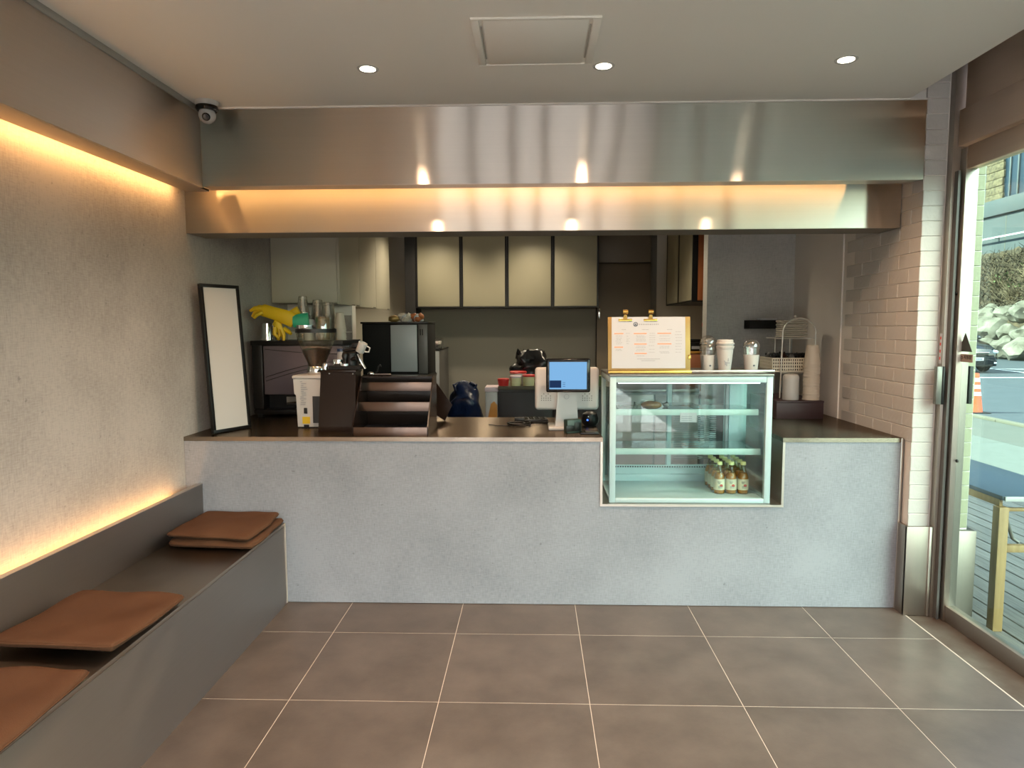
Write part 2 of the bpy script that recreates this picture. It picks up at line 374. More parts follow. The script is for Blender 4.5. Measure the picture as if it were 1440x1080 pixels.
def dup(root, loc=None, rz=None, label=None, group=None):
    r = root.copy(); COL.objects.link(r)
    if loc is not None: r.location = loc
    if rz is not None: r.rotation_euler = (0, 0, rz)
    if label: r['label'] = label
    if group: r['group'] = group
    for ch in root.children:
        c = ch.copy(); COL.objects.link(c); c.parent = r
        for g in ch.children:
            d = g.copy(); COL.objects.link(d); d.parent = c
    return r
def copy_piece(o, loc, scale=None):
    c = o.copy(); COL.objects.link(c); c.location = loc
    if scale: c.scale = scale
    return c
def text_part(name, s, size, m, parent, loc, rot, extrude=0.0004):
    cu = bpy.data.curves.new('lettering', 'FONT'); cu.body = s; cu.size = size; cu.extrude = extrude; cu.align_x = 'CENTER'; cu.align_y = 'CENTER'
    cu.resolution_u = 2
    t = bpy.data.objects.new('lettering', cu); COL.objects.link(t); bpy.context.view_layer.update()
    me = bpy.data.meshes.new_from_object(t.evaluated_get(bpy.context.evaluated_depsgraph_get()))
    bpy.data.objects.remove(t)
    o = bpy.data.objects.new(name, me); me.materials.clear(); me.materials.append(MT[m]); COL.objects.link(o)
    o.location = loc; o.rotation_euler = rot; o.parent = parent; return o

# ------------------------------------------------------------------ room shell
XL, XR, YC, ZC = -1.865, 1.912, 3.508, 2.58          # left wall, right wall, counter front, ceiling
YF = -1.7                                           # shop front behind the photographer
floor = struct(bx('floor', 'grout', None, XL-0.1, XR+0.006, YF, 7.1, -0.12, -0.0006))
tx, ty = [-0.977+0.6*k for k in range(-2, 6)], [3.155-0.6*k for k in range(-1, 9)]
proto = {}
for a in tx:
    for b_ in ty:
        x0, x1, y0, y1 = max(a, XL), min(a+0.6, XR), max(b_, YF), min(b_+0.6, YC+0.1)
        if x1-x0 < 0.03 or y1-y0 < 0.03: continue
        w, d = round(x1-x0, 3), round(y1-y0, 3)
        if (w, d) not in proto:
            o = bx('tile', 'tile', floor, -w/2+0.0013, w/2-0.0013, -d/2+0.0013, d/2-0.0013, -0.012, 0.0, 0.0005, seg=1)
            proto[(w, d)] = o; o.location = ((x0+x1)/2, (y0+y1)/2, 0)
        else: copy_piece(proto[(w, d)], ((x0+x1)/2, (y0+y1)/2, 0))
struct(bx('trim_4', 'stone', None, XR+0.007, 2.24, YF, 3.44, -0.12, -0.002, 0.002))     # threshold under the glass

struct(bx('ceiling', 'ceiling', None, XL, 1.822, YF, 3.64, ZC, ZC+0.14))
struct(bx('roof', 'dark_wall', None, XL-0.2, 2.32, YF-0.12, 7.2, 2.985, 3.2))  # unseen slab added to keep daylight from leaking in through gaps
struct(bx('ceiling_recess', 'ceiling', None, 1.822, 2.3, YF, 3.62, 2.86, 2.98))
struct(bx('ceiling_kitchen', 'ceiling', None, XL-0.1, 2.3, 3.66, 7.1, 2.5, 2.62))
struct(bx('wall_left', 'cement', None, XL-0.12, XL, YF, 5.1, -0.12, 2.98))
struct(bx('wall_kitchen_left', 'kitchen_wall', None, XL-0.16, XL-0.04, 5.1, 7.1, -0.12, 2.62))
wb = struct(bx('wall_back', 'dark_wall', None, -1.30, 1.26, 7.0, 7.12, -0.12, 2.62))
struct(bx('wall_back_pale', 'kitchen_wall', None, XL-0.1, -1.30, 6.985, 7.12, -0.12, 2.62))
struct(bx('wall_back_pale_right', 'kitchen_wall', None, 1.26, 2.0, 6.985, 7.12, -0.12, 2.62))
struct(bx('wall_kitchen_right', 'kitchen_wall', None, 1.80, 1.92, 5.2, 7.0, -0.12, 2.62))
pl = struct(bx('wall_partition_left', 'white_paint', None, XL-0.03, -1.37, 5.1, 5.2, 0, 1.66))
pt = bx('tile', 'cement', pl, -0.06, 0.06, -0.004, 0.004, -0.145, 0.145, 0.001, seg=1); pt.location = (-1.435, 5.099, 1.30)
for q in ((-1.56, 5.099, 1.30), (-1.685, 5.099, 1.30), (-1.435, 5.099, 1.0), (-1.56, 5.099, 1.0), (-1.435, 5.099, 1.6-0.0), (-1.56, 5.099, 1.6), (-1.685, 5.099, 1.6), (-1.81, 5.099, 1.6)):
    copy_piece(pt, (q[0], q[1], min(q[2], 1.515)) if q[2] > 1.55 else q, (1, 1, 1) if q[2] < 1.55 else (1, 1, 0.42))
struct(bx('wall_partition_right', 'cement_dark', None, 1.28, XR, 5.05, 5.17, 0, 2.5))
# right wall: one thick wall that ends as a pillar towards the room and the terrace
wr = struct(MB().box(XR+0.008, 2.215, 3.448, 4.28, -0.12, 2.98).box(XR, 2.215, 4.28, 7.12, -0.12, 2.62).make('wall_right', 'white_paint'))
ch, bl = 0.0735, 0.198
br = MB().box(-0.0035, 0.006, -0.0968, 0.0968, -0.0347, 0.0347, 0.002, seg=1).make('brick', 'white_brick', wr)
half = MB().box(-0.0035, 0.006, -0.0475, 0.0475, -0.0347, 0.0347, 0.002, seg=1).make('brick', 'white_brick', wr)
head = MB().box(-0.052, 0.052, -0.0015, 0.008, -0.0347, 0.0347, 0.002, seg=1).make('brick', 'white_brick', wr)
outh = MB().box(-0.042, 0.042, -0.0015, 0.008, -0.0347, 0.0347, 0.002, seg=1).make('brick', 'outer_brick', wr)
used = set()
def piece(o, loc):
    if o.name in used: copy_piece(o, loc)
    else: used.add(o.name); o.location = loc
for k in range(28):
    z = 0.93+ch*k
    if z > 2.8: break
    y = 3.443
    if k % 2: piece(half, (XR+0.008, y+0.046+0.004, z)); y += 0.1
    while y+bl < 4.29: piece(br, (XR+0.008, y+bl/2, z)); y += bl
for k in range(33):
    z = 0.49+ch*k
    if z > 2.8: break
    e = 0.004*(k % 2)
    piece(head, (1.966-e*0.5+0.002, 3.444, z)); piece(outh, (2.170, 3.444, z))
# steel cladding round the foot of the pillar
cl = anchor('baseboard_right')
bx('side_plate', 'steel_frame', cl, XR-0.012, XR+0.004, 3.42, 3.505, 0, 0.465, 0.001)
bx('front_plate', 'steel_frame', cl, XR-0.012, 2.018, 3.418, 3.434, 0, 0.465, 0.001)
bx('corner_bead', 'steel_edge', cl, 2.010, 2.024, 3.410, 3.446, 0, 0.465, 0.001)
bx('outer_plate', 'steel_frame', cl, 2.132, 2.247, 3.418, 3.446, -0.12, 0.445, 0.001)
bx('outer_side_plate', 'steel_frame', cl, 2.217, 2.247, 3.446, 3.9, -0.12, 0.445, 0.001)

# ------------------------------------------------------------------ steel bands, coves and their light strips
t1 = anchor('trim_1')                                               # left band over the bench
bx('face', 'steel_x', t1, -1.684, -1.668, YF, 3.43, 2.19, 2.556, 0.001)
bx('underside', 'steel_soffit', t1, -1.80, -1.684, YF, 3.53, 2.19, 2.20)
bx('ceiling_channel', 'grey_paint', t1, -1.690, -1.660, YF, 3.43, 2.553, 2.58, 0.001)
bx('light_strip', 'led', t1, -1.815, -1.803, YF, 3.50, 2.202, 2.216)
t2 = anchor('trim_2')                                               # band facing the room
bx('face', 'steel_y', t2, -1.668, 1.905, 3.43, 3.445, 2.196, 2.572, 0.001)
bx('underside', 'steel_soffit', t2, -1.668, 1.895, 3.445, 3.53, 2.196, 2.206)
bx('ceiling_bead', 'white_paint', t2, -1.668, 1.905, 3.424, 3.445, 2.572, 2.58)
bx('light_strip', 'led_band', t2, -1.66, 1.70, 3.533, 3.545, 2.207, 2.221)
t3 = anchor('trim_3')                                               # recessed band under it
bx('face', 'steel_band', t3, XL, 1.909, 3.63, 3.645, 1.992, 2.58, 0.001)
bx('underside', 'dark_wall', t3, XL, 1.909, 3.645, 3.85, 1.992, 2.004)
bx('back', 'dark_wall', t3, XL, 1.909, 3.84, 3.85, 2.004, 2.5)

struct(bx('trim_5', 'white_paint', None, 1.823, 1.911, 3.446, 3.62, 2.581, 2.859))                   # closes the recess over the band

# ------------------------------------------------------------------ glass front on the right and behind the camera
XG = 2.09
w1 = anchor('window_1')
bx('jamb', 'steel_frame', w1, 2.026, 2.132, 3.405, 3.446, -0.05, 2.86, 0.001)
bx('jamb_fin', 'appl_side', w1, 2.040, 2.052, 3.375, 3.405, 0.0, 2.225)
bx('stile', 'steel_frame', w1, 2.062, 2.122, 3.355, 3.40, 0.0, 2.33, 0.001)
bx('bottom_rail', 'steel_frame', w1, 2.072, 2.118, 1.72, 3.355, 0.0, 0.079, 0.001)
bx('top_rail', 'steel_dark', w1, 2.066, 2.118, YF, 3.40, 2.228, 2.335, 0.001)
bx('header_panel', 'steel_dark', w1, 2.046, 2.122, YF, 3.40, 2.342, 2.512, 0.001)
bx('header_upper_panel', 'steel_dark', w1, 2.062, 2.122, YF, 3.385, 2.52, 2.86, 0.001)
bx('pane', 'glass', w1, XG-0.003, XG+0.003, 1.72, 3.362, 0.07, 2.235)
for y0, y1 in ((1.64, 1.72), (0.30, 0.37), (-0.98, -0.91)): bx('stile', 'steel_frame', w1, 2.062, 2.122, y0, y1, 0.0, 2.33, 0.001)
for y0, y1 in ((0.37, 1.64), (-0.91, 0.30), (YF, -0.98)):
    bx('pane', 'glass', w1, XG-0.003, XG+0.003, y0-0.005, y1+0.005, 0.07, 2.235)
    bx('bottom_rail', 'steel_frame', w1, 2.072, 2.118, y0, y1, 0.0, 0.079, 0.001)
hd = bx('pull_handle', 'tray_metal', w1, 1.988, 2.016, 3.380, 3.404, 1.095, 1.283, 0.003); hd['label'] = 'brushed steel pull bar with a dark inner edge'
bx('grip', 'black', hd, 2.0165, 2.026, 3.378, 3.404, 1.095, 1.283, 0.001)
bx('pull_handle', 'sticker', w1, 2.134, 2.152, 3.36, 3.40, 1.10, 1.285, 0.003)
MB().lathe([(0, 0), (0.009, 0), (0.009, 0.006), (0, 0.006)], (0, 0, 0), 12, Matrix.Rotation(-PI/2, 3, 'Y')).make('bolt', 'black', w1).location = (2.061, 3.378, 1.64)
MB().lathe([(0, 0), (0.008, 0), (0.008, 0.006), (0, 0.006)], (0, 0, 0), 12, Matrix.Rotation(-PI/2, 3, 'Y')).make('bolt', 'black', w1).location = (2.086, 3.342, 0.82)
arrow = tag(MB().prism([(3.275, 1.358), (3.378, 1.358), (3.331, 1.449)], 'x', 2.0845, 2.0862).make('door_sticker', 'sticker', None, 0), 'black triangular arrow sticker on the door glass', 'sticker')
tagp = thing('door_sign', 'small grey-brown rectangular sticker with dark letters, under the black triangle', 'sticker', (2.0845, 3.333, 1.327))
bx('backing', 'sticker_tag', tagp, -0.001, 0.0016, -0.066, 0.066, -0.019, 0.019)
text_part('lettering', 'AUTO', 0.022, 'black_matte', tagp, (-0.0018, 0.035, 0), (PI/2, 0, -PI/2))
text_part('lettering', '\uc790\ub3d9\ubb38', 0.022, 'black_matte', tagp, (-0.0018, -0.03, 0.003), (PI/2, 0, -PI/2))
jl = thing('jamb_label', 'thin pale strip label with tiny red marks on the door jamb', 'sticker', (2.0255, 3.425, 1.37))
bx('strip', 'paper', jl, -0.0012, 0.0003, -0.010, 0.010, -0.075, 0.075)
for z in (0.045, 0.015, -0.02, -0.055): bx('red_mark', 'ink_red', jl, -0.0018, -0.0013, -0.005, 0.005, z, z+0.014)
# mullioned shop front behind the photographer
wf = anchor('wall_front')
bx('lintel', 'steel_frame', wf, XL, 2.13, YF-0.1, YF, 2.35, 2.98)
bx('sill', 'steel_frame', wf, XL, 2.13, YF-0.1, YF, -0.12, 0.10)
for x in (XL, -1.19, -0.51, 0.08, 0.80, 1.29, 2.03): bx('mullion', 'steel_frame', wf, x, x+0.12, YF-0.08, YF, 0.10, 2.35, 0.001)
for x0, x1 in ((XL+0.12, -1.19), (-1.07, -0.51), (-0.39, 0.08), (0.2, 0.80), (0.92, 1.29), (1.41, 2.03)): bx('pane', 'glass_clear', wf, x0, x1, YF-0.043, YF-0.037, 0.10, 2.35)

# ------------------------------------------------------------------ ceiling fittings
def downlight(x, y, label):
    t = thing('ceiling_downlight', label, 'downlight', (x, y, ZC), 0, 'recessed downlights')
    MB().lathe([(0.033, -0.001), (0.044, -0.003), (0.046, 0.0), (0.046, 0.002), (0.033, 0.004)], n=28).make('rim', 'white_plastic', t)
    MB().lathe([(0, -0.0015), (0.033, -0.0015), (0.033, 0.001), (0, 0.001)], n=28).make('lens', 'lamp', t)
    l = bpy.data.lights.new('downlight_beam', 'SPOT'); l.energy = SPOT_W; l.color = WARM; l.spot_size = math.radians(125); l.spot_blend = 0.7; l.shadow_soft_size = 0.03
    lo = bpy.data.objects.new('downlight_beam', l); COL.objects.link(lo); lo.parent = t; lo.location = (0, 0, -0.02)
downlight(-0.703, 2.955, 'recessed ceiling downlight nearest the security camera')
downlight(0.298, 2.963, 'recessed ceiling downlight beside the square access panel')
downlight(1.294, 2.934, 'recessed ceiling downlight nearest the glass wall')
for x in (-0.703, 0.298, 1.294):
    for y in (1.1, -0.75): downlight(x, y, f'recessed ceiling downlight {"above" if y > 0 else "behind"} the photographer, over {"the bench side" if x < 0 else ("the middle" if x < 1 else "the glass side")}')
ap = thing('ceiling_access_panel', 'square white hatch with slotted sides set in the ceiling', 'ceiling panel', (0.01, 2.71, ZC))
for x0, x1, y0, y1 in ((-0.235, 0.235, 0.205, 0.218), (-0.235, 0.235, -0.218, -0.205), (-0.235, -0.205, -0.205, 0.205), (0.205, 0.235, -0.205, 0.205)):
    bx('frame_bar', 'ceiling', ap, x0, x1, y0, y1, -0.008, 0.0, 0.002)
bx('panel', 'ceiling', ap, -0.19, 0.19, -0.2, 0.2, -0.006, 0.0, 0.001)
for s in (-1, 1): bx('slot', 'grey_paint', ap, s*0.2-0.003, s*0.2+0.003, -0.15, 0.15, -0.004, -0.0005)
cc = thing('security_camera', 'white dome security camera with black lens in the ceiling corner', 'camera', (-1.585, 3.335, ZC))
MB().lathe([(0, -0.0), (0.055, 0.0), (0.055, -0.012), (0.048, -0.022), (0, -0.022)], n=28).make('mount', 'white_plastic', cc)
MB().lathe([(0.0, -0.0221), (0.05, -0.023), (0.053, -0.035), (0.046, -0.046), (0.0, -0.046)], n=28).make('collar', 'black_gloss', cc)
MB().ball((0, 0, -0.065), 0.040, sub=3).make('dome', 'white_plastic', cc)
d = Vector((0.25, -0.85, -0.45)).normalized()
ln = MB().lathe([(0, 0.0435), (0.014, 0.0425), (0.019, 0.038), (0.019, 0.03), (0, 0.03)], n=20).make('lens', 'black_gloss', cc); ln.location = (0, 0, -0.065)
ln.rotation_mode = 'QUATERNION'; ln.rotation_quaternion = Vector((0, 0, 1)).rotation_difference(d)

# ------------------------------------------------------------------ counter
ct = thing('service_counter', 'long counter faced in pale cement panels with steel worktop', 'counter', (0, YC, 0))
CX0, CX1, CZ, TZ = 0.364, 1.295, 0.552, 0.906
MB().prism([(XL+0.002, 0.003), (XR-0.014, 0.003), (XR-0.014, TZ-0.010), (CX1+0.012, TZ-0.010), (CX1+0.012, CZ-0.012), (CX0-0.012, CZ-0.012), (CX0-0.012, TZ-0.010), (XL+0.002, TZ-0.010)], 'y', 0, 0.02).make('front_panel', 'cement_front', ct, 0)
MB().prism([(XL+0.002, -0.004), (CX0, -0.004), (CX0, 0.79), (-1.20, 0.79), (-1.20, 1.375), (XL+0.002, 1.375)], 'z', TZ-0.022, TZ).make('worktop', 'steel_top', ct, 0)
MB().prism([(CX1, -0.004), (XR-0.003, -0.004), (XR-0.003, 1.54), (CX1, 1.54)], 'z', TZ-0.022, TZ).make('worktop', 'steel_top', ct, 0)
bx('edge_trim', 'steel_edge', ct, XR-0.014, XR-0.003, -0.005, 0.02, 0.002, TZ-0.001, 0.001)
bx('edge_trim', 'steel_edge', ct, CX0-0.012, CX0, -0.005, 0.7, CZ, TZ-0.0225)
bx('edge_trim', 'steel_edge', ct, CX1, CX1+0.012, -0.005, 0.7, CZ, TZ-0.0225)
bx('sill_plate', 'steel_edge', ct, CX0-0.012, CX1+0.012, -0.005, 0.7, CZ-0.012, CZ)
bx('carcass', 'laminate', ct, XL+0.003, CX0-0.0125, 0.021, 0.77, 0.02, TZ-0.023)
bx('carcass', 'laminate', ct, XL+0.003, -1.22, 0.771, 1.37, 0.02, TZ-0.023)
bx('carcass', 'laminate', ct, CX1+0.0125, XR-0.004, 0.021, 1.5, 0.02, TZ-0.023)
bx('carcass', 'laminate', ct, CX0-0.0124, CX1+0.0124, 0.021, 0.7, 0.02, CZ-0.013)

# ------------------------------------------------------------------ bench and cushions
bn = thing('steel_bench', 'long low brushed steel bench built along the cement wall', 'bench', (-1.55, 1.0, 0))
def bb(name, m, x0, x1, y0, y1, z0, z1, bev=0.0): return bx(name, m, bn, x0+1.55, x1+1.55, y0-1.0, y1-1.0, z0, z1, bev)
bb('seat', 'steel_seat', -1.772, -1.331, YF+0.03, 3.505, 0.425, 0.44, 0.001)
bb('front_panel', 'steel_bench', -1.346, -1.33, YF+0.03, 3.505, 0.0, 0.4245, 0.001)
bb('edge_bead', 'steel_edge', -1.332, -1.328, 3.500, 3.506, 0.0, 0.44)
bb('backrest', 'steel_bench', -1.800, -1.772, YF+0.03, 3.505, 0.40, 0.65, 0.002)
bb('ledge', 'steel_edge', -1.801, -1.771, YF+0.03, 3.505, 0.6505, 0.654, 0.001)
bb('base', 'laminate', XL+0.003, -1.40, YF+0.03, 3.5, 0.0, 0.40)
bb('light_strip', 'led', -1.826, -1.814, YF+0.05, 3.36, 0.585, 0.597)
def cushion(name, label, quad, z, th, lift=None, seed=0):
    """soft flat pad over a quadrilateral (4 corners in order): full rounded edge, rounded corners, gentle waves, piped seam"""
    n = 36; q = [Vector((*p, 0)) for p in quad]; c = sum(q, Vector())/4
    b = MB(); top, bot = {}, {}; rim = []
    par = [0.5-0.5*math.cos(PI*k/n) for k in range(n+1)]
    par = [0.35*(k/n)+0.65*par[k] for k in range(n+1)]
    def pos(u, v):
        du, dv = 2*u-1, 2*v-1
        a, bb_ = abs(du), abs(dv)
        # round the corners a little
        k = 1-0.055*(a*bb_)**6
        uu, vv = (du*k+1)/2, (dv*k+1)/2
        p = q[0].lerp(q[1], uu).lerp(q[3].lerp(q[2], uu), vv)
        e = max(a, bb_)
        p = p+(p-c).normalized()*0.018*noise.noise(Vector((u*2.6+seed*5, v*2.6, seed)))*e**4
        lf = 0.0
        if lift: lf = (lift[0]*(1-u)*(1-v)+lift[1]*u*(1-v)+lift[2]*u*v+lift[3]*(1-u)*v)*e**2
        return p, e, lf
    for i in range(n+1):
        for j in range(n+1):
            u, v = par[i], par[j]; p, e, lf = pos(u, v)
            prof = (max(0.0, 1-e**9))**0.5
            rip = 0.010*noise.noise(Vector((u*3.2+seed*9, v*3.2+2, seed*2)))
            mid = th/2+lf
            top[i, j] = b.b.verts.new((p.x-c.x, p.y-c.y, mid+th/2*prof*(0.86+0.14*(1-e**3))+rip*prof))
            bot[i, j] = b.b.verts.new((p.x-c.x, p.y-c.y, mid-th/2*prof)) if 0 < i < n and 0 < j < n else top[i, j]
    for i in range(n):
        for j in range(n):
            k = [(i, j), (i+1, j), (i+1, j+1), (i, j+1)]
            b.b.faces.new([top[m] for m in k])
            f = [bot[m] for m in k[::-1]]
            if set(f) != {top[m] for m in k}: b.b.faces.new(f)
    bmesh.ops.recalc_face_normals(b.b, faces=b.b.faces[:])
    path = [(i, 0) for i in range(n)]+[(n, j) for j in range(n)]+[(i, n) for i in range(n, 0, -1)]+[(0, j) for j in range(n, 0, -1)]
    pts = [tuple(top[m].co) for m in path]
    t = thing(name, label, 'cushion', (c.x, c.y, z), 0, 'brown seat pads on the bench')
    b.make('pad', 'cushion', t, 80)
    MB().tube(pts, 0.0028, 6, True).make('seam', 'cushion', t)
    return t
cushion('seat_cushion', 'lower brown pad of the pair by the counter', [(-1.748, 3.46), (-1.325, 3.49), (-1.300, 3.03), (-1.748, 3.07)], 0.4405, 0.045, None, 1)
cushion('seat_cushion', 'upper brown pad of the pair by the counter', [(-1.752, 3.49), (-1.34, 3.485), (-1.330, 3.04), (-1.752, 3.08)], 0.4805, 0.036, (0.0, 0.0, 0.0, 0.006), 2)
cushion('seat_cushion', 'brown pad with raised near edge, alone in the bench\'s middle', [(-1.752, 2.49), (-1.315, 2.47), (-1.30, 1.975), (-1.752, 2.03)], 0.4405, 0.045, (0.0, 0.0, 0.03, 0.02), 3)
cushion('seat_cushion', 'reddish brown pad nearest the photographer, partly out of frame', [(-1.752, 1.90), (-1.315, 1.905), (-1.295, 1.42), (-1.752, 1.42)], 0.4405, 0.042, None, 4)

# ------------------------------------------------------------------ picture frame leaning on the left wall
bl_, br_ = Vector((-1.736, 3.584, 0.907)), Vector((-1.627, 3.818, 0.907))
wv = (br_-bl_); wlen = wv.length; wv.normalize()
upv = (Vector((-1.848, 3.49, 1.722))-bl_); upv -= wv*upv.dot(wv); hlen = upv.length; upv.normalize(); nv = wv.cross(upv)
pf = thing('picture_frame', 'narrow black frame with blank pale sheet leaning on the cement wall', 'picture frame')
pf.matrix_world = Matrix(((wv.x, upv.x, nv.x, bl_.x), (wv.y, upv.y, nv.y, bl_.y), (wv.z, upv.z, nv.z, bl_.z+0.002), (0, 0, 0, 1)))
fw = 0.018
for a in ((0, wlen, 0, fw), (0, wlen, hlen-fw, hlen), (0, fw, fw, hlen-fw), (wlen-fw, wlen, fw, hlen-fw)):
    bx('frame_bar', 'black', pf, *a[:2], *a[2:], -0.022, 0.0, 0.0015)
bx('sheet', 'poster', pf, fw-0.002, wlen-fw+0.002, fw-0.002, hlen-fw+0.002, -0.014, -0.008)

# ------------------------------------------------------------------ espresso machine and what stands on it
em = thing('espresso_machine', 'purple-grey metal espresso machine against the left cement wall', 'coffee machine', (-1.52, 4.28, TZ))
MB().box(-0.215, 0.30, 0.0, 0.42, 0.145, 0.465, 0.012).make('housing', 'machine', em)
bx('side_panel', 'black', em, -0.285, -0.216, -0.005, 0.43, 0.05, 0.475, 0.01)
bx('top_tray', 'black', em, -0.29, 0.31, -0.012, 0.43, 0.4655, 0.495, 0.004)
bx('lower_body', 'black_matte', em, -0.28, 0.30, 0.09, 0.42, 0.03, 0.144)
bx('drip_tray', 'black', em, -0.28, 0.30, -0.01, 0.089, 0.022, 0.05, 0.004)
bx('steam_panel', 'chrome', em, -0.10, 0.16, 0.078, 0.0895, 0.07, 0.13, 0.003)
for x in (-0.25, 0.27):
    for y in (0.03, 0.38): MB().cyl((x, y, 0), (x, y, 0.03), 0.02, 0.024, 14).make('foot', 'black', em)
for k, (a, c, s_) in enumerate(((0.44, 0.41, 0), (0.26, 0.36, 0.05), (0.235, 0.335, 0.05))):
    pts = [(-0.20+0.49*i/14, -0.001, a+(c-a)*math.sin(PI*0.5*i/14)) for i in range(15)]
    MB().tube(pts, 0.0022, 6).make('decor_line', 'black', em)
TOP = TZ+0.4955
def rcup(name, label, cat, loc, r0, r1, h, m, group=None, inverted=False, rim=0.002):
    a, b_ = (r1, r0) if inverted else (r0, r1)
    t = thing(name, label, cat, loc, 0, group)
    mb = MB()
    if inverted: mb.lathe([(a+rim, 0.0), (a+rim, 0.004), (a, 0.005), (b_, h-0.002), (b_-0.004, h), (0, h)], n=24)
    else: mb.lathe([(0, 0.003), (a-0.003, 0.003), (a, 0.0), (a+0.0005, 0.004), (b_, h-0.004), (b_+rim, h-0.003), (b_+rim, h), (b_-0.001, h), (a-0.002, 0.006), (0, 0.006)], n=24)
    mb.make('cup_wall', m, t); return t
ORD = ['topmost', 'second', 'third', 'fourth', 'fifth', 'sixth', 'seventh', 'eighth', 'ninth', 'tenth', 'eleventh', 'twelfth', 'thirteenth']
def nth(n, k): return 'lowest' if k == 0 else ('topmost' if k == n-1 else ORD[n-1-k]+' from the top')
def cup_pile(x, y, n, step, where, r_top, r_bot, h, m, z=TOP, group='cups in upturned stacks'):
    kind, stack = where
    c0 = rcup('takeaway_cup', f'{kind}, {nth(n, 0)} in {stack}', 'cup', (x, y, z), r_top, r_bot, h, m, group, True)
    for k in range(1, n): dup(c0, (x+0.0015*math.sin(k*2.1), y+0.0015*math.cos(k*1.7), z+step*k), label=f'{kind}, {nth(n, k)} in {stack}')
cup_pile(-1.53, 4.47, 10, 0.020, ('clear plastic cup', 'the tallest thin stack on the coffee machine'), 0.028, 0.040, 0.11, 'clear_stack', group='clear cups in the tallest stack')
cup_pile(-1.455, 4.55, 9, 0.020, ('clear plastic cup', 'the middle stack on the coffee machine'), 0.032, 0.046, 0.11, 'clear_stack', group='clear cups in the middle stack')
cup_pile(-1.362, 4.46, 8, 0.020, ('clear plastic cup', 'the wide stack by the white cups'), 0.036, 0.050, 0.11, 'clear_stack', group='clear cups in the wide stack')
cup_pile(-1.268, 4.42, 6, 0.016, ('white paper cup', 'the slim stack behind the grinder hopper'), 0.024, 0.036, 0.10, 'beige_cup', group='white cups behind the grinder')
pc = thing('steel_pitcher', 'small shiny steel cup below the yellow gloves', 'cup', (-1.748, 4.40, TOP))
MB().lathe([(0, 0), (0.040, 0), (0.040, 0.01), (0.034, 0.11), (0.036, 0.112), (0.033, 0.112), (0.037, 0.012), (0, 0.012)], n=24).make('body', 'chrome', pc)
MB().tube([(0.036, 0.01, 0.09), (0.066, 0.01, 0.085), (0.066, 0.01, 0.045), (0.04, 0.01, 0.03)], 0.004, 8).make('handle', 'chrome', pc)
jr = thing('storage_jar', 'clear jar of beige grains behind the hopper lid', 'jar', (-1.362, 4.345, TOP))
MB().lathe([(0, 0), (0.046, 0), (0.048, 0.01), (0.048, 0.15), (0.042, 0.165)], n=24).make('jar_wall', 'clear', jr)
MB().lathe([(0, 0.004), (0.043, 0.004), (0.0445, 0.14), (0.03, 0.152), (0, 0.148)], n=24).make('grains', 'grains', jr)
tb = thing('lidded_tub', 'pale bluish white round tub beside the jar of grains', 'tub', (-1.452, 4.35, TOP))
MB().lathe([(0, 0), (0.036, 0), (0.04, 0.10), (0, 0.10)], n=24).make('tub_body', 'white_plastic', tb)
MB().lathe([(0.042, 0.1), (0.042, 0.112), (0.03, 0.135), (0.0, 0.14)], n=24).make('lid', 'white_plastic', tb)
def ribbon(path, ws, ts, n=14):
    """rings of an oval section along a path lying roughly in the x-z plane"""
    P = [Vector(p) for p in path]; rings = []
    for i, p in enumerate(P):
        t = (P[min(i+1, len(P)-1)]-P[max(i-1, 0)]).normalized(); w = t.cross(Vector((0, 1, 0))).normalized(); v = t.cross(w)
        rings.append([p+w*math.cos(2*PI*k/n)*ws[i]+v*math.sin(2*PI*k/n)*ts[i] for k in range(n)])
    return rings
gx = lambda u, v, dy=0.0: (-1.80+(u-357)*0.0045, 4.345+dy, 1.397-(v-480)*0.0046)
def glove(label, palm, ws, ts, fingers, cuffpath, cw):
    o = (0, 0, 0); t = thing('rubber_glove', label, 'glove', o)
    mb = MB().loft(ribbon(palm, ws, ts))
    for f in fingers: mb.tube(f, [0.014]*(len(f)-1)+[0.009], 10)
    mb.make('hand', 'yellow', t, 60)
    if cuffpath: MB().loft(ribbon(cuffpath, cw, [0.022, 0.026, 0.03])).make('cuff', 'green', t, 60)
    return t
glove('yellow rubber glove with green cuff lying across the steel cup', [gx(418, 452, -.06), gx(405, 446, -.07), gx(388, 441, -.06), gx(374, 437, -.05), gx(366, 437, -.05)], [.046, .046, .040, .040, .026], [.016, .013, .012, .012, .010],
      [[gx(370, 434, -.05), gx(362, 434, -.06), gx(355, 438, -.06)], [gx(370, 438, -.04), gx(361, 440, -.05), gx(357, 446, -.05)], [gx(374, 440, -.07), gx(366, 443, -.08), gx(362, 448, -.08)], [gx(378, 434, -.03), gx(366, 432, -.03), gx(358, 434, -.03)]],
      [gx(417, 452, -.06), gx(427, 452, -.06), gx(438, 451, -.05)], [.040, .047, .050])
glove('yellow rubber glove dangling fingers down over the coffee machine', [gx(420, 436, .0), gx(408, 442, .0), gx(394, 446, -.03), gx(392, 456, -.05), gx(397, 466, -.05)], [.026, .022, .026, .030, .022], [.014, .014, .015, .014, .012],
      [[gx(395, 463, -.05), gx(396, 470, -.05), gx(393, 478, -.05)], [gx(399, 463, -.06), gx(402, 471, -.06), gx(402, 479, -.06)], [gx(401, 462, -.04), gx(408, 467, -.04), gx(412, 470, -.05)], [gx(391, 460, -.07), gx(390, 470, -.07), gx(396, 476, -.07)]], None, None)

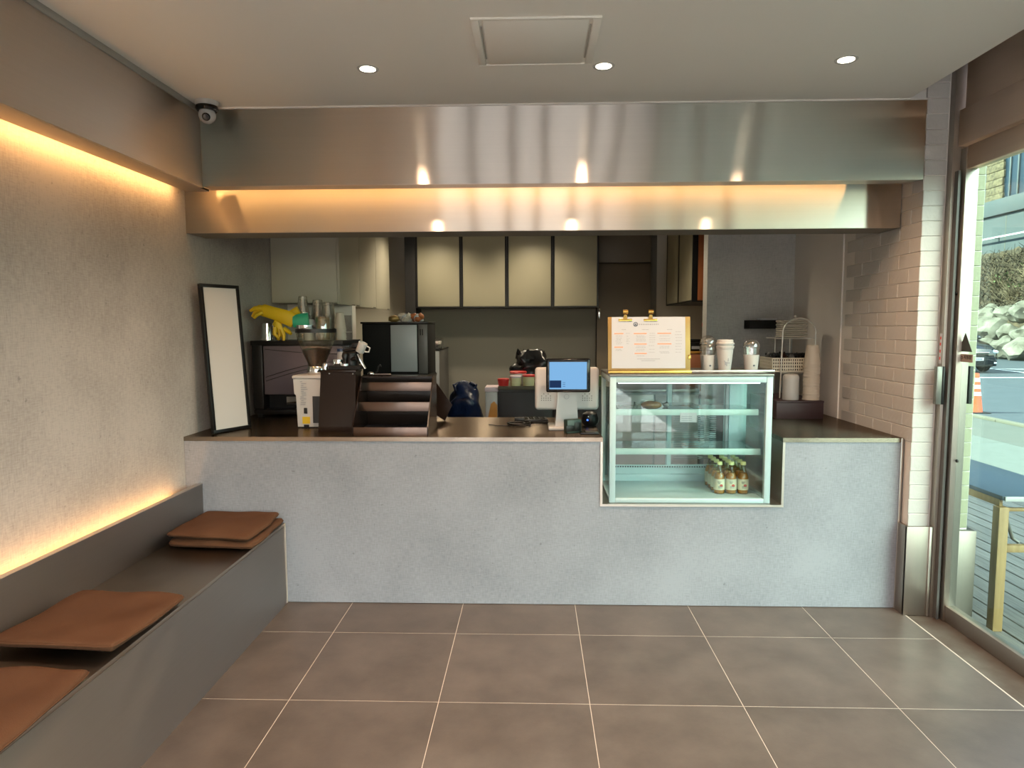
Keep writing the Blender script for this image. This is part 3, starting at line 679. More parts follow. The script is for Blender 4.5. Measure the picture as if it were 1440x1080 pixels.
# ------------------------------------------------------------------ coffee grinder
gr = thing('coffee_grinder', 'white coffee grinder with smoked bean hopper and orange sticker', 'coffee grinder', (-1.255, 3.93, TZ))
MB().loft([[(x*s, y*0.11, z) for x, y in ((-1, -1), (1, -1), (1, 1), (-1, 1))] for z, s in ((0.008, 0.102), (0.19, 0.108), (0.20, 0.118), (0.285, 0.122))]).make('housing', 'white_plastic', gr)
bx('top_cap', 'white_plastic', gr, -0.128, 0.128, -0.116, 0.116, 0.2855, 0.305, 0.006)
bx('base_foot', 'black', gr, -0.085, 0.10, -0.10, 0.10, 0.0, 0.008)
bx('dosing_panel', 'laminate', gr, -0.012, 0.10, -0.1135, -0.1105, 0.03, 0.185)
bx('warning_sticker', 'yellow', gr, -0.074, -0.03, -0.1125, -0.1105, 0.026, 0.066); bx('switch', 'black', gr, -0.064, -0.044, -0.115, -0.1105, 0.085, 0.118, 0.002)
bx('plug_socket', 'black', gr, -0.066, -0.036, -0.114, -0.1105, 0.008, 0.02)
mb = MB()
random.seed(3)
for i in range(13):
    x = -0.085+random.random()*0.012; mb.box(x, x+0.012+random.random()*0.03, -0.1138, -0.1125, 0.135+0.011*i, 0.139+0.011*i)
stuff(mb.make('printed_lines', 'ink_grey', gr, 0))
MB().lathe([(0.052, 0.3055), (0.056, 0.316), (0.054, 0.345), (0.05, 0.352)], (-0.018, 0, 0), 28).make('chrome_collar', 'chrome', gr)
MB().lathe([(0.046, 0.345), (0.05, 0.36), (0.104, 0.50), (0.114, 0.548)], (-0.018, 0, 0), 36).make('hopper', 'hopper', gr)
MB().lathe([(0, 0.348), (0.045, 0.348), (0.049, 0.365), (0.082, 0.448), (0.05, 0.458), (0, 0.462)], (-0.018, 0, 0), 28).make('beans', 'coffee', gr)
MB().lathe([(0.0, 0.5485), (0.117, 0.5485), (0.117, 0.570), (0.0, 0.572)], (-0.018, 0, 0), 36).make('lid', 'black', gr)
MB().lathe([(0, 0.5725), (0.056, 0.5725), (0.058, 0.592), (0.0, 0.594)], (-0.07, -0.01, 0), 28).make('tamper_disc', 'chrome', gr)

# ------------------------------------------------------------------ dark box with barista tools, tiered rack, tipped board
db = thing('dark_storage_box', 'dark brown box next to the white grinder', 'box', (-1.07, 3.675, TZ))
MB().loft([[(-0.123, 0, 0), (0.088, 0, 0), (0.088, 0.125, 0), (-0.123, 0.125, 0)], [(-0.10, 0, 0.33), (0.092, 0, 0.33), (0.092, 0.125, 0.33), (-0.10, 0.125, 0.33)]]).make('body', 'acrylic', db, 0)
bx('lid', 'acrylic', db, -0.103, 0.096, -0.004, 0.13, 0.3305, 0.345, 0.002)
for x in (-0.05, 0.08): MB().ball((x, -0.006, 0.325), 0.005, sub=1).make('stud', 'chrome', db)
BT = TZ+0.3455
tr = thing('tool_tray', 'black knurled tray on top of the dark brown box', 'tray', (-1.05, 3.742, BT))
bx('tray_base', 'black_matte', tr, -0.082, 0.098, -0.055, 0.055, 0, 0.02, 0.003)
mb = MB()
for i in range(22): mb.box(-0.08+i*0.0081, -0.0765+i*0.0081, -0.0585, -0.0555, 0.002, 0.018)
stuff(mb.make('knurled_edge', 'black', tr, 0))
TT = BT+0.0205
pfil = thing('portafilter', 'black handled portafilter resting on the tool tray', 'portafilter', (-1.09, 3.75, TT))
MB().lathe([(0, 0), (0.03, 0), (0.034, 0.012), (0.034, 0.034), (0.029, 0.034), (0.027, 0.015), (0, 0.012)], n=24).make('basket', 'chrome', pfil)
MB().tube([(0.033, 0, 0.02), (0.06, -0.01, 0.03), (0.11, -0.03, 0.042)], [0.009, 0.011, 0.014], 12).make('handle', 'black', pfil)
kb = thing('knock_box', 'black round knock-out tub behind the portafilter', 'tub', (-1.02, 3.76, TT))
MB().lathe([(0, 0), (0.036, 0), (0.04, 0.06), (0.043, 0.062), (0.043, 0.068), (0.035, 0.068), (0.034, 0.01), (0, 0.01)], n=24).make('tub_wall', 'black', kb)
MB().cyl((-0.036, 0, 0.058), (0.036, 0, 0.058), 0.007, n=12).make('bar', 'black', kb)
mg = thing('mug', 'white mug tipped on its side above the dark brown box', 'mug', (-0.975, 3.765, TT+0.075))
mb = MB().lathe([(0, 0), (0.028, 0), (0.03, 0.004), (0.031, 0.07), (0.028, 0.07), (0.027, 0.006), (0, 0.006)], (0, 0, 0), 24); mb.make('mug_wall', 'white_plastic', mg)
MB().tube([(0.030, 0, 0.058), (0.055, 0, 0.055), (0.058, 0, 0.025), (0.030, 0, 0.015)], 0.005, 8).make('handle', 'white_plastic', mg)
mg.rotation_euler = (0.2, 0.42, 0.1); mg.scale = (0.82, 0.82, 0.82)
cn = thing('canister', 'grey ribbed canister with a blue cap on the tool tray', 'canister', (-1.085, 3.785, TT+0.001))
MB().lathe([(0, 0), (0.022, 0), (0.022, 0.03), (0.024, 0.033), (0.022, 0.036), (0.022, 0.075), (0, 0.075)], n=20).make('can_body', 'grey_plastic', cn)
MB().lathe([(0.0235, 0.0755), (0.0235, 0.092), (0, 0.094)], n=20).make('cap', 'blue_bag', cn)
sb = thing('spice_shaker', 'tiny steel shaker at the edge of the dark brown box', 'shaker', (-1.155, 3.71, BT))
MB().lathe([(0, 0), (0.014, 0), (0.014, 0.028), (0.011, 0.036), (0, 0.037)], n=16).make('body', 'chrome', sb)
tm = thing('tamper', 'black handled coffee tamper at the middle of the tool tray', 'tamper', (-1.045, 3.715, TT))
MB().lathe([(0, 0), (0.026, 0), (0.026, 0.012), (0.010, 0.02)], n=20).make('base', 'chrome', tm); MB().lathe([(0.010, 0.02), (0.012, 0.035), (0.018, 0.055), (0.014, 0.068), (0, 0.07)], n=20).make('handle', 'black', tm)
hl = thing('power_lead', 'tangled black lead heaped at the back of the tool tray', 'cable', (-1.03, 3.81, TT))
MB().tube([(0.05*math.cos(k*0.9)*(1-0.004*k), 0.018*math.sin(k*0.9)-0.03, 0.012+0.0022*k) for k in range(40)], 0.007, 8).make('lead', 'black', hl)
bx('plug', 'black', hl, 0.01, 0.05, -0.045, -0.015, 0.10, 0.125, 0.004)
tg = thing('tongs', 'steel tongs leaning at the end of the tool tray', 'tongs', (-0.945, 3.72, BT))
for s in (-1, 1): MB().tube([(-0.03, s*0.004, 0.085), (-0.012, s*0.010, 0.05), (0.012, s*0.008, 0.004)], [0.004, 0.005, 0.004], 8).make('arm', 'chrome', tg)

rk = thing('tiered_rack', 'dark three-tier rack with open slots and shiny lips', 'rack', (-0.765, 3.55, TZ))
side = [(0, 0), (0, 0.048), (0.215, 0.305), (0.33, 0.305), (0.33, 0)]
for x in (-0.205, 0.199): MB().prism([(p[0], p[1]) for p in side], 'x', x, x+0.006).make('side_panel', 'acrylic', rk, 0)
for y, z0, z1, sh in ((0.004, 0.0, 0.045, 0.008), (0.115, 0.118, 0.168, 0.118), (0.205, 0.222, 0.270, 0.222)):
    bx('lip', 'smoke_steel', rk, -0.1985, 0.1985, y, y+0.006, z0, z1, 0.001)
    bx('shelf', 'black', rk, -0.1985, 0.1985, y+0.0065, 0.322, sh, sh+0.005)
bx('top_panel', 'acrylic', rk, -0.1985, 0.1985, 0.217, 0.329, 0.297, 0.304); bx('back_panel', 'acrylic', rk, -0.1985, 0.1985, 0.3225, 0.3285, 0.0, 0.296)
cl2 = thing('serving_tool', 'thin chrome scoop lying on the tiered rack', 'scoop', (-0.86, 3.80, TZ+0.3055))
MB().tube([(-0.05, 0, 0.006), (0.0, 0.0, 0.006), (0.05, 0.01, 0.006)], 0.004, 8).make('handle', 'chrome', cl2)
MB().ball((-0.062, 0, 0.011), 0.016, (1.2, 1, 0.65), 2).make('bowl', 'chrome', cl2)
ck = thing('hooked_stand', 'small black hook standing on the tiered rack', 'hook', (-0.895, 3.845, TZ+0.3055))
MB().tube([(-0.02, 0, 0.003), (0.0, 0, 0.02), (0.008, 0, 0.05), (0.016, 0, 0.06), (0.022, 0, 0.048)], 0.004, 8).make('hook', 'black', ck); bx('foot', 'black', ck, -0.035, 0.0, -0.015, 0.015, 0, 0.005, 0.001)
bd = thing('tipped_board', 'dark board tipped on its corner behind the tiered rack', 'board', (0, 4.12, 0))
MB().prism([(-0.62, 0.958), (-0.545, 0.907), (-0.50, 1.005), (-0.595, 1.142)], 'y', 0, 0.012).make('panel', 'acrylic', bd, 0)
bx('grip', 'black', bd, -0.57, -0.56, 0.0125, 0.05, 0.94, 1.0, 0.002)

# ------------------------------------------------------------------ till
ps = thing('till_terminal', 'white till with a small blue customer screen facing out', 'till', (0.19, 3.76, TZ))
MB().box(-0.105, 0.075, -0.025, 0.17, 0, 0.02, 0.008).make('base', 'white_plastic', ps)
MB().loft([[(-0.068, -0.015, 0.0205), (0.064, -0.015, 0.0205), (0.064, 0.11, 0.0205), (-0.068, 0.11, 0.0205)], [(-0.062, -0.012, 0.08), (0.058, -0.012, 0.08), (0.058, 0.06, 0.08), (-0.062, 0.06, 0.08)], [(-0.052, -0.01, 0.245), (0.05, -0.01, 0.245), (0.05, 0.0, 0.245), (-0.052, 0.0, 0.245)]]).make('stand', 'white_plastic', ps, 0)
bx('main_display', 'white_plastic', ps, -0.180, 0.178, 0.012, 0.05, 0.112, 0.352, 0.018, seg=3)
fd = MB().box(-0.12, 0.12, -0.105, -0.075, 0.222, 0.408, 0.010, seg=3).make('customer_display', 'black_gloss', ps)
bx('screen', 'screen', fd, -0.102, 0.100, -0.1062, -0.1048, 0.240, 0.388)
bx('screen_window', 'screen_dark', fd, -0.101, -0.038, -0.1068, -0.1063, 0.248, 0.288)
for z in (0.255, 0.265, 0.275): bx('screen_line', 'screen_dark', fd, -0.030, -0.016, -0.1068, -0.1063, z, z+0.002)
bx('display_arm', 'white_plastic', ps, -0.045, 0.045, -0.0748, 0.0115, 0.25, 0.33, 0.006)
mb = MB()
for cx in (-0.118, 0.112):
    for i in range(5):
        for j in range(4):
            if (i+j) % 2 == 0 or j < 2: mb.box(cx+(i-2)*0.0125-0.0025, cx+(i-2)*0.0125+0.0025, 0.0105, 0.0125, 0.165+j*0.012, 0.169+j*0.012)
stuff(mb.make('speaker_holes', 'black', ps, 0))
MB().lathe([(0.012, 0), (0.014, 0), (0.014, 0.002), (0.012, 0.002)], (0, 0, 0), 20, Matrix.Rotation(PI/2, 3, 'X')).make('emblem', 'ink_grey', ps).location = (-0.004, -0.0125, 0.19)
bx('camera_bump', 'black', ps, -0.002, 0.045, 0.02, 0.05, 0.353, 0.365, 0.003)
sc_ = thing('card_reader', 'dark green card reader standing by the white till foot', 'card reader', (0.215, 3.665, TZ), 0.45)
MB().box(-0.045, 0.045, -0.022, 0.022, 0.0, 0.075, 0.006).make('body', mat('dark_green_plastic', (44, 62, 56), 0.4), sc_)
bx('slot_head', 'black', sc_, -0.055, -0.005, -0.03, -0.0225, 0.012, 0.045, 0.003); bx('key_face', 'black', sc_, 0.0, 0.038, -0.0255, -0.0225, 0.012, 0.06, 0.002)
dk = thing('phone_dock', 'flat black tablet lying at the counter edge next to the cake case', 'tablet', (0.305, 3.622, TZ), 0.03)
bx('body', 'black_gloss', dk, -0.052, 0.050, -0.02, 0.055, 0, 0.010, 0.003); bx('highlight_plate', 'tray_metal', dk, -0.02, 0.044, -0.012, 0.045, 0.0102, 0.0125, 0.001)  # metal plate on top stands in for the highlight on the black body
rb = thing('speaker_ball', 'round black speaker with a blue light behind the till', 'speaker', (0.332, 3.93, TZ))
MB().lathe([(0, 0), (0.035, 0), (0.048, 0.02), (0.05, 0.045), (0.042, 0.072), (0.02, 0.085), (0, 0.086)], n=24).make('body', 'black', rb)
MB().ball((-0.018, -0.046, 0.04), 0.006, sub=1).make('indicator', 'blue_led', rb); MB().ball((-0.012, -0.044, 0.058), 0.005, sub=1).make('button', 'chrome', rb)
kbd = thing('keypad', 'flat black keypad behind the till', 'keypad', (0.0, 4.09, TZ), 0.1)
bx('case', 'black', kbd, -0.11, 0.085, -0.06, 0.06, 0, 0.022, 0.004)
for i in range(5):
    for j in range(3): bx('key', 'black_gloss', kbd, -0.095+i*0.034, -0.068+i*0.034, -0.05+j*0.034, -0.022+j*0.034, 0.0222, 0.027, 0.002)
cb = thing('cable', 'black cable coiled on the steel worktop beside the till', 'cable', (0, 0, TZ))
random.seed(11)
pts = []
for i in range(60):
    a = i/59*2*PI*3.2
    pts.append((-0.085+0.055*math.cos(a)+0.02*math.sin(a*0.37), 3.93+0.05*math.sin(a)+0.012*math.cos(a*0.6), 0.006+0.012*i/59))
pts += [(0.0, 3.96, 0.012), (0.08, 3.99, 0.01), (0.10, 3.97, 0.01)]
MB().tube(pts, 0.005, 8).make('lead', 'black', cb)
MB().tube([(-0.26, 3.93, 0.006), (-0.22, 3.90, 0.005), (-0.15, 3.90, 0.005), (-0.10, 3.93, 0.006)], 0.003, 6).make('thin_lead', 'black', cb)
bx('adaptor', 'black', cb, -0.11, -0.05, 3.91, 3.945, 0.028, 0.048, 0.004)

# ------------------------------------------------------------------ cake display case
DX0, DX1, DY0, DY1, DZ0, DZ1 = 0.402, 1.245, 3.530, 3.985, CZ+0.001, 1.236
dc = thing('display_case', 'glass cake display case with pale frame sunk in the counter', 'display case', (0, 0, 0))
for x0, x1, y0, y1, z0, z1, nm in ((DX0, DX0+0.032, DY0, DY0+0.03, DZ0, DZ1-0.012, 'post'), (DX1-0.032, DX1, DY0, DY0+0.03, DZ0, DZ1-0.012, 'post'), (DX0, DX0+0.032, DY1-0.03, DY1, DZ0, DZ1-0.012, 'post'), (DX1-0.10, DX1, DY1-0.03, DY1, DZ0, DZ1-0.012, 'post'),
        (DX0+0.0325, DX1-0.0325, DY0, DY0+0.03, DZ1-0.044, DZ1-0.012, 'top_rail'), (DX0+0.0325, DX1-0.0325, DY0, DY0+0.03, DZ0, DZ0+0.024, 'bottom_rail'),
        (DX0+0.0325, DX1-0.1005, DY1-0.028, DY1, DZ1-0.044, DZ1-0.012, 'top_rail'), (DX0+0.0325, DX1-0.1005, DY1-0.028, DY1, DZ0, DZ0+0.06, 'bottom_rail'),
        (DX0, DX0+0.03, DY0+0.0305, DY1-0.0305, DZ1-0.044, DZ1-0.012, 'top_rail'), (DX1-0.03, DX1, DY0+0.0305, DY1-0.0305, DZ1-0.044, DZ1-0.012, 'top_rail'),
        (DX0, DX0+0.03, DY0+0.0305, DY1-0.0305, DZ0, DZ0+0.022, 'bottom_rail'), (DX1-0.03, DX1, DY0+0.0305, DY1-0.0305, DZ0, DZ0+0.022, 'bottom_rail')):
    bx(nm, 'case_white', dc, x0, x1, y0, y1, z0, z1, 0.002)
bx('top', 'tray_metal', dc, DX0-0.004, DX1+0.004, DY0-0.004, DY1+0.003, DZ1-0.0118, DZ1, 0.002)
bx('floor_plate', 'case_white', dc, DX0+0.0305, DX1-0.0305, DY0+0.0305, DY1-0.0285, DZ0+0.004, DZ0+0.02)
bx('front_glass', 'case_glass', dc, DX0+0.03, DX1-0.03, DY0+0.012, DY0+0.018, DZ0+0.022, DZ1-0.042)
bx('side_glass', 'case_glass', dc, DX0+0.012, DX0+0.018, DY0+0.03, DY1-0.03, DZ0+0.02, DZ1-0.042)
bx('side_glass', 'case_glass', dc, DX1-0.018, DX1-0.012, DY0+0.03, DY1-0.03, DZ0+0.02, DZ1-0.042)
for x0, x1, y in ((DX0+0.0335, 0.812, DY1-0.024), (0.785, DX1-0.1005, DY1-0.0115)):
    d_ = MB().box(x0, x0+0.024, y, y+0.010, DZ0+0.0605, DZ1-0.0445).box(x1-0.024, x1, y, y+0.010, DZ0+0.0605, DZ1-0.0445).box(x0+0.024, x1-0.024, y, y+0.010, DZ1-0.066, DZ1-0.0445).box(x0+0.024, x1-0.024, y, y+0.010, DZ0+0.0605, DZ0+0.115).make('sliding_door', 'case_white', dc, 0)
    bx('door_glass', 'case_glass', d_, x0+0.02, x1-0.02, y+0.003, y+0.007, DZ0+0.11, DZ1-0.062)
mb = MB()
for k in range(24): mb.box(0.83, 1.08, DY1+0.002, DY1+0.005, 0.70+0.0125*k, 0.705+0.0125*k)
stuff(mb.make('louvres', 'grey_plastic', dc, 0))
mb = MB()
for k in range(46): mb.box(0.44+0.0145*k, 0.448+0.0145*k, DY1-0.0305, DY1-0.0285, 0.655, 0.662)
stuff(mb.make('vent_slots', 'laminate', dc, 0))
for z, xr_ in ((1.028, 1.195), (0.816, 1.212)):
    bx('shelf_glass', 'case_shelf_glass', dc, 0.444, xr_, 3.606, 3.925, z-0.003, z+0.003)
    bx('shelf_lip', 'case_shelf', dc, 0.440, xr_, 3.594, 3.605, z-0.016, z+0.016, 0.001)
    for x in (0.440, xr_-0.006): bx('shelf_bracket', 'chrome', dc, x, x+0.008, 3.62, 3.945, z-0.018, z-0.0035)
for x in (0.437, 1.118): bx('shelf_upright', 'grey_plastic', dc, x, x+0.016, 3.93, 3.9555, 0.60, 1.19)
bx('lamp_strip', emit('case_lamp', (0.90, 1.0, 0.985), 1.6), dc, 0.45, 1.19, 3.565, 3.577, 1.184, 1.192)
tc_ = bx('price_card', 'paper', dc, 0.782, 0.870, 3.592, 3.5935, 0.975, 1.026)
for k in range(3): bx('text_line', 'ink_grey', tc_, 0.79, 0.845, 3.5912, 3.5917, 0.984+0.01*k, 0.987+0.01*k)
SH = 1.0312
for x0, x1, lb in ((0.455, 0.575, 'clear tray at the end of the upper shelf, left empty'), (0.725, 0.90, 'long clear tray in the middle of the upper shelf')):
    t = thing('pastry_tray', lb, 'tray', ((x0+x1)/2, 3.73, SH)); w = (x1-x0)/2
    MB().loft([[(-w*.85, -.06, 0), (w*.85, -.06, 0), (w*.85, .09, 0), (-w*.85, .09, 0)], [(-w, -.075, .022), (w, -.075, .022), (w, .105, .022), (-w, .105, .022)]], False).make('wall', 'sleeve', t, 0)
    bx('bottom', 'sleeve', t, -w*.85, w*.85, -.06, .09, 0.0003, 0.0015)
    bx('liner', 'paper', t, -w*.7, w*.7, -.05, .08, 0.002, 0.004)
pa = thing('wrapped_pastry', 'golden loaf pastry in clear wrap on the upper shelf', 'pastry', (0.647, 3.70, SH))
MB().ball((0, 0, 0.0235), 0.045, (1.25, 0.75, 0.5), 3, 0.12, 2).make('loaf', 'pastry', pa)
MB().ball((0, 0, 0.0275), 0.05, (1.32, 0.85, 0.54), 3, 0.05, 4).make('wrap', 'wrap', pa)
for s in (-1, 1): MB().loft([[(s*0.064, -0.006, 0.022), (s*0.064, 0.006, 0.022), (s*0.064, 0.006, 0.03), (s*0.064, -0.006, 0.03)], [(s*0.092, -0.028, 0.012), (s*0.092, 0.028, 0.012), (s*0.090, 0.03, 0.04), (s*0.090, -0.026, 0.04)]]).make('wrap_end', 'sleeve', pa, 0)
# bottles of amber juice
def bottle(loc, label, group):
    t = thing('juice_bottle', label, 'bottle', loc, 0, group)
    prof = [(0, 0.0), (0.027, 0.0), (0.0295, 0.004), (0.0295, 0.088), (0.027, 0.100), (0.016, 0.128), (0.0115, 0.142), (0.0115, 0.162)]
    MB().lathe(prof, n=24).make('glass_wall', 'bottle_glass', t)
    MB().lathe([(0, 0.003), (0.0272, 0.004), (0.0272, 0.088), (0.0248, 0.099), (0.019, 0.113), (0.0, 0.114)], n=20).make('juice', 'juice', t)
    MB().lathe([(0.0125, 0.156), (0.0145, 0.158), (0.0145, 0.172), (0.013, 0.174), (0, 0.174)], n=20).make('cap', 'cap', t)
    lb = MB().lathe([(0.0300, 0.022), (0.0302, 0.022), (0.0302, 0.082), (0.0300, 0.082)], n=24).make('paper_label', 'label', t)
    MB().ball((0.004, -0.0302, 0.048), 0.009, (1, 0.08, 0.75), 2).make('red_mark', 'ink_red', lb)
    mb = MB()
    for x, z, w in ((-0.016, 0.066, 0.02), (-0.014, 0.060, 0.012), (-0.012, 0.040, 0.024), (-0.012, 0.034, 0.022)):
        mb.box(x, x+w, -0.0305-0.0002, -0.0265, z, z+0.0022)
    mb.make('label_print', 'ink_dark', lb, 0)
    return t
b0 = None
rows = ['front row', 'second row', 'third row', 'back row']
for j, rw in enumerate(rows):
    for i, cl_ in enumerate(('leftmost', 'middle', 'rightmost')):
        loc = (1.018+0.0640*i, 3.672+0.0635*j, DZ0+0.0205)
        lb = f'amber juice bottle with cream label, {cl_} of the {rw} in the cake case'
        if b0 is None: b0 = bottle(loc, lb, 'juice bottles in the display case')
        else: dup(b0, loc, label=lb)

# ------------------------------------------------------------------ menu board on the case
mn = thing('menu_board', 'gold clipboard holding a white printed menu sheet', 'menu', (0.398, 3.60, DZ1+0.0005))
mn.rotation_euler = (-0.10, 0, 0)
bx('board', 'gold_board', mn, 0.0, 0.436, 0.0, 0.010, 0.0, 0.300, 0.001)
bx('ledge', 'gold', mn, 0.0, 0.438, -0.022, -0.0005, 0.0, 0.014, 0.001)
bx('edge_strip', 'gold', mn, 0.425, 0.437, -0.003, -0.0005, 0.075, 0.097, 0.0005)
pp = bx('menu_sheet', 'paper', mn, 0.020, 0.409, -0.0025, -0.0006, 0.026, 0.2995)
mx = lambda cx: (cx/9.815-5)*0.00383; mz = lambda cy: 0.298-(cy/9.818-16)*0.00379
for x0, x1, y in ((135, 260, 382), (400, 575, 382), (720, 905, 380), (405, 575, 527), (720, 910, 525), (135, 255, 570), (410, 575, 657)):
    bx('heading_bar', 'ink_orange', pp, mx(x0), mx(x1), -0.0032, -0.0026, mz(y+8), mz(y-8))
mb = MB(); random.seed(5)
for c0, c1, ys in ((150, 240, (415, 445, 465, 485, 505, 525, 600, 615)), (425, 560, (412, 430, 450, 468, 485, 556, 575, 600, 620, 690)), (745, 890, (415, 455, 482, 560, 580, 635, 650)), (955, 1050, (360, 400, 440, 480, 525, 560, 600, 640)), (290, 345, (380, 420, 450, 470, 490, 520)), (600, 690, (380, 410, 440, 470, 500, 550, 600, 640))):
    for y in ys:
        x = c0+random.random()*15
        while x < c1-12:
            w = 10+random.random()*22; mb.box(mx(x), mx(min(x+w, c1)), -0.0031, -0.0026, mz(y+2.5), mz(y-2.5)); x += w+7
for x0, x1, y in ((235, 295, 328), (510, 605, 328), (850, 920, 328), (445, 760, 733), (500, 690, 757)):
    x = x0
    while x < x1-5: mb.box(mx(x), mx(x+8), -0.0031, -0.0026, mz(y+4), mz(y-4)); x += 12
mb.make('menu_lines', 'ink_grey', pp, 0)
mb = MB(); x = 470
for w in (14, 16, 14, 12, 15, 12, 20, 12, 15, 14, 12): mb.box(mx(x), mx(x+w), -0.0031, -0.0026, mz(264), mz(248)); x += w+11
mb.make('menu_title', 'ink_grey', pp, 0)
lg = MB().lathe([(0.0085, 0), (0.0125, 0), (0.0125, 0.0006), (0.0085, 0.0006)], (0, 0, 0), 24, Matrix.Rotation(PI/2, 3, 'X')).make('menu_emblem', 'ink_dark', pp); lg.location = (mx(425), -0.0026, mz(255))
MB().box(-0.005, 0.005, -0.0007, 0, -0.002, 0.004).box(-0.009, 0.009, -0.0006, 0, -0.007, -0.003).make('emblem_mark', 'ink_dark', pp, 0).location = (mx(425), -0.0026, mz(255))
for cx in (285, 628):
    k = bx('clip', 'gold', mn, mx(cx)-0.036, mx(cx)+0.036, -0.006, -0.0027, mz(212), mz(180), 0.001); k['label'] = 'gold bulldog clip'
    MB().loft([[(mx(cx)-0.012, -0.005, mz(182)), (mx(cx)+0.012, -0.005, mz(182)), (mx(cx)+0.012, 0.002, mz(182)), (mx(cx)-0.012, 0.002, mz(182))], [(mx(cx)-0.007, -0.012, mz(125)), (mx(cx)+0.007, -0.012, mz(125)), (mx(cx)+0.007, -0.004, mz(125)), (mx(cx)-0.007, -0.004, mz(125))]]).make('clip_neck', 'gold', k, 0)
    MB().tube([(mx(cx)-0.013, -0.010, mz(85)), (mx(cx)+0.013, -0.010, mz(85))], 0.012, 14).make('clip_curl', 'gold', k)

# ------------------------------------------------------------------ cups on the case
ct_ = thing('serving_tray', 'flat grey metal tray under the cups on the cake case', 'tray', (1.075, 3.80, DZ1+0.0005))
bx('plate', 'tray_metal', ct_, -0.225, 0.225, -0.12, 0.165, 0, 0.006, 0.002); bx('rim', 'steel_edge', ct_, -0.228, 0.228, -0.1235, -0.1205, 0, 0.011, 0.001); bx('rim', 'steel_edge', ct_, 0.2255, 0.2285, -0.12, 0.165, 0, 0.011, 0.001)
CT = DZ1+0.0068
def dome_cup(x, y, label, lids, wall):
    t = thing('dome_lid_cup', label, 'cup', (x, y, CT))
    MB().lathe([(0, 0), (0.035, 0), (0.0355, 0.003), (0.0425, 0.082), (0.0405, 0.082), (0.034, 0.005), (0, 0.005)], n=28).make('paper_band', 'white_cup', t)
    MB().lathe([(0.0405, 0.0825), (0.044, 0.082+wall)], n=28).make('clear_wall', 'clear', t)
    for k in range(lids):
        z = 0.083+wall+0.034*k
        MB().lathe([(0.0465, z-0.004), (0.0475, z), (0.0455, z+0.003)]+[(0.045*math.cos(a*PI/18), z+0.003+0.043*math.sin(a*PI/18)) for a in range(0, 8)]+[(0.012, z+0.044)], n=28).make('dome_lid', 'clear', t)
    MB().ball((0.004, -0.0385, 0.024), 0.006, (1, 0.25, 0.8), 2).make('emblem', 'ink_dark', t)
dome_cup(0.975, 3.80, 'small white cup with two stacked clear dome lids, next to the menu', 2, 0.028)
dome_cup(1.218, 3.81, 'small white cup with one tall clear dome lid, nearest the brick wall', 1, 0.042)
pc_ = thing('paper_cup', 'tall white paper cup with stacked white lids between the domed cups', 'cup', (1.055, 3.75, CT))
MB().lathe([(0, 0), (0.032, 0), (0.0325, 0.003), (0.0445, 0.118), (0.047, 0.119), (0.047, 0.124), (0.043, 0.124)], n=28).make('cup_wall', 'white_cup', pc_)
for k in range(2): MB().lathe([(0.048, 0.1245+0.017*k), (0.049, 0.133+0.017*k), (0.043, 0.136+0.017*k), (0.042, 0.150+0.017*k), (0.036, 0.151+0.017*k), (0.034, 0.146+0.017*k), (0, 0.146+0.017*k)], n=28).make('lid', 'white_cup', pc_)
mb = MB()
for a, z, w, h in ((-0.25, 0.03, 0.006, 0.03), (-0.05, 0.025, 0.005, 0.022), (0.1, 0.04, 0.012, 0.004), (0.15, 0.05, 0.004, 0.018), (-0.4, 0.05, 0.008, 0.004)):
    r = 0.0335+0.012*z/0.118; mb.box(r*math.sin(a), r*math.sin(a)+w, -r*math.cos(a)-0.0012, -r*math.cos(a)+0.002, z, z+h)
mb.make('emblem', 'ink_grey', pc_, 0)

# ------------------------------------------------------------------ corner by the brick wall
mbx = thing('dark_riser_box', 'dark maroon riser box on the worktop by the smooth white wall', 'box', (1.665, 4.24, TZ))
for a in ((-0.145, 0.145, 0, 0.012), (-0.145, 0.145, 0.50, 0.512), (-0.145, -0.133, 0.0125, 0.4995), (0.133, 0.145, 0.0125, 0.4995)): bx('side', 'maroon', mbx, *a, 0, 0.10, 0.001)
bx('top', 'maroon', mbx, -0.147, 0.147, -0.002, 0.514, 0.1005, 0.112, 0.001)
RT = TZ+0.1125
cup_pile(1.762, 4.32, 13, 0.0185, ('beige paper cup', 'the tall stack beside the wire rack'), 0.036, 0.050, 0.125, 'beige_cup', RT, 'paper cups in the tall stack by the wall')
wj = thing('lidded_canister', 'plain white rounded canister in front of the wire rack', 'canister', (1.632, 4.315, RT))
MB().lathe([(0, 0), (0.048, 0), (0.05, 0.004), (0.048, 0.128)], n=28).make('can_body', 'white_plastic', wj)
MB().lathe([(0.0495, 0.1285), (0.049, 0.145), (0.042, 0.158), (0.03, 0.163), (0, 0.164)], n=28).make('lid', 'white_plastic', wj)
wk = thing('wire_rack', 'arched white wire rack holding plates and a basket', 'rack', (1.715, 4.42, RT))
for x in (-0.05, 0.05): MB().tube([(x, 0.285, 0.0), (x, 0.285, 0.40)], 0.004, 8).make('rear_post', 'wire', wk)
for y in (0.0,):
    pts = [(-0.112, y, 0.0)]+[(-0.112+0.007*k/4, y, 0.40*k/4) for k in range(1, 5)]+[(-0.105*math.cos(PI*k/12), y, 0.42+0.095*math.sin(PI*k/12)) for k in range(0, 13)]+[(0.105+0.007*k/4, y, 0.40-0.40*k/4) for k in range(0, 5)]
    MB().tube(pts, 0.0050 if y == 0 else 0.0028, 8).make('hoop', 'wire', wk)
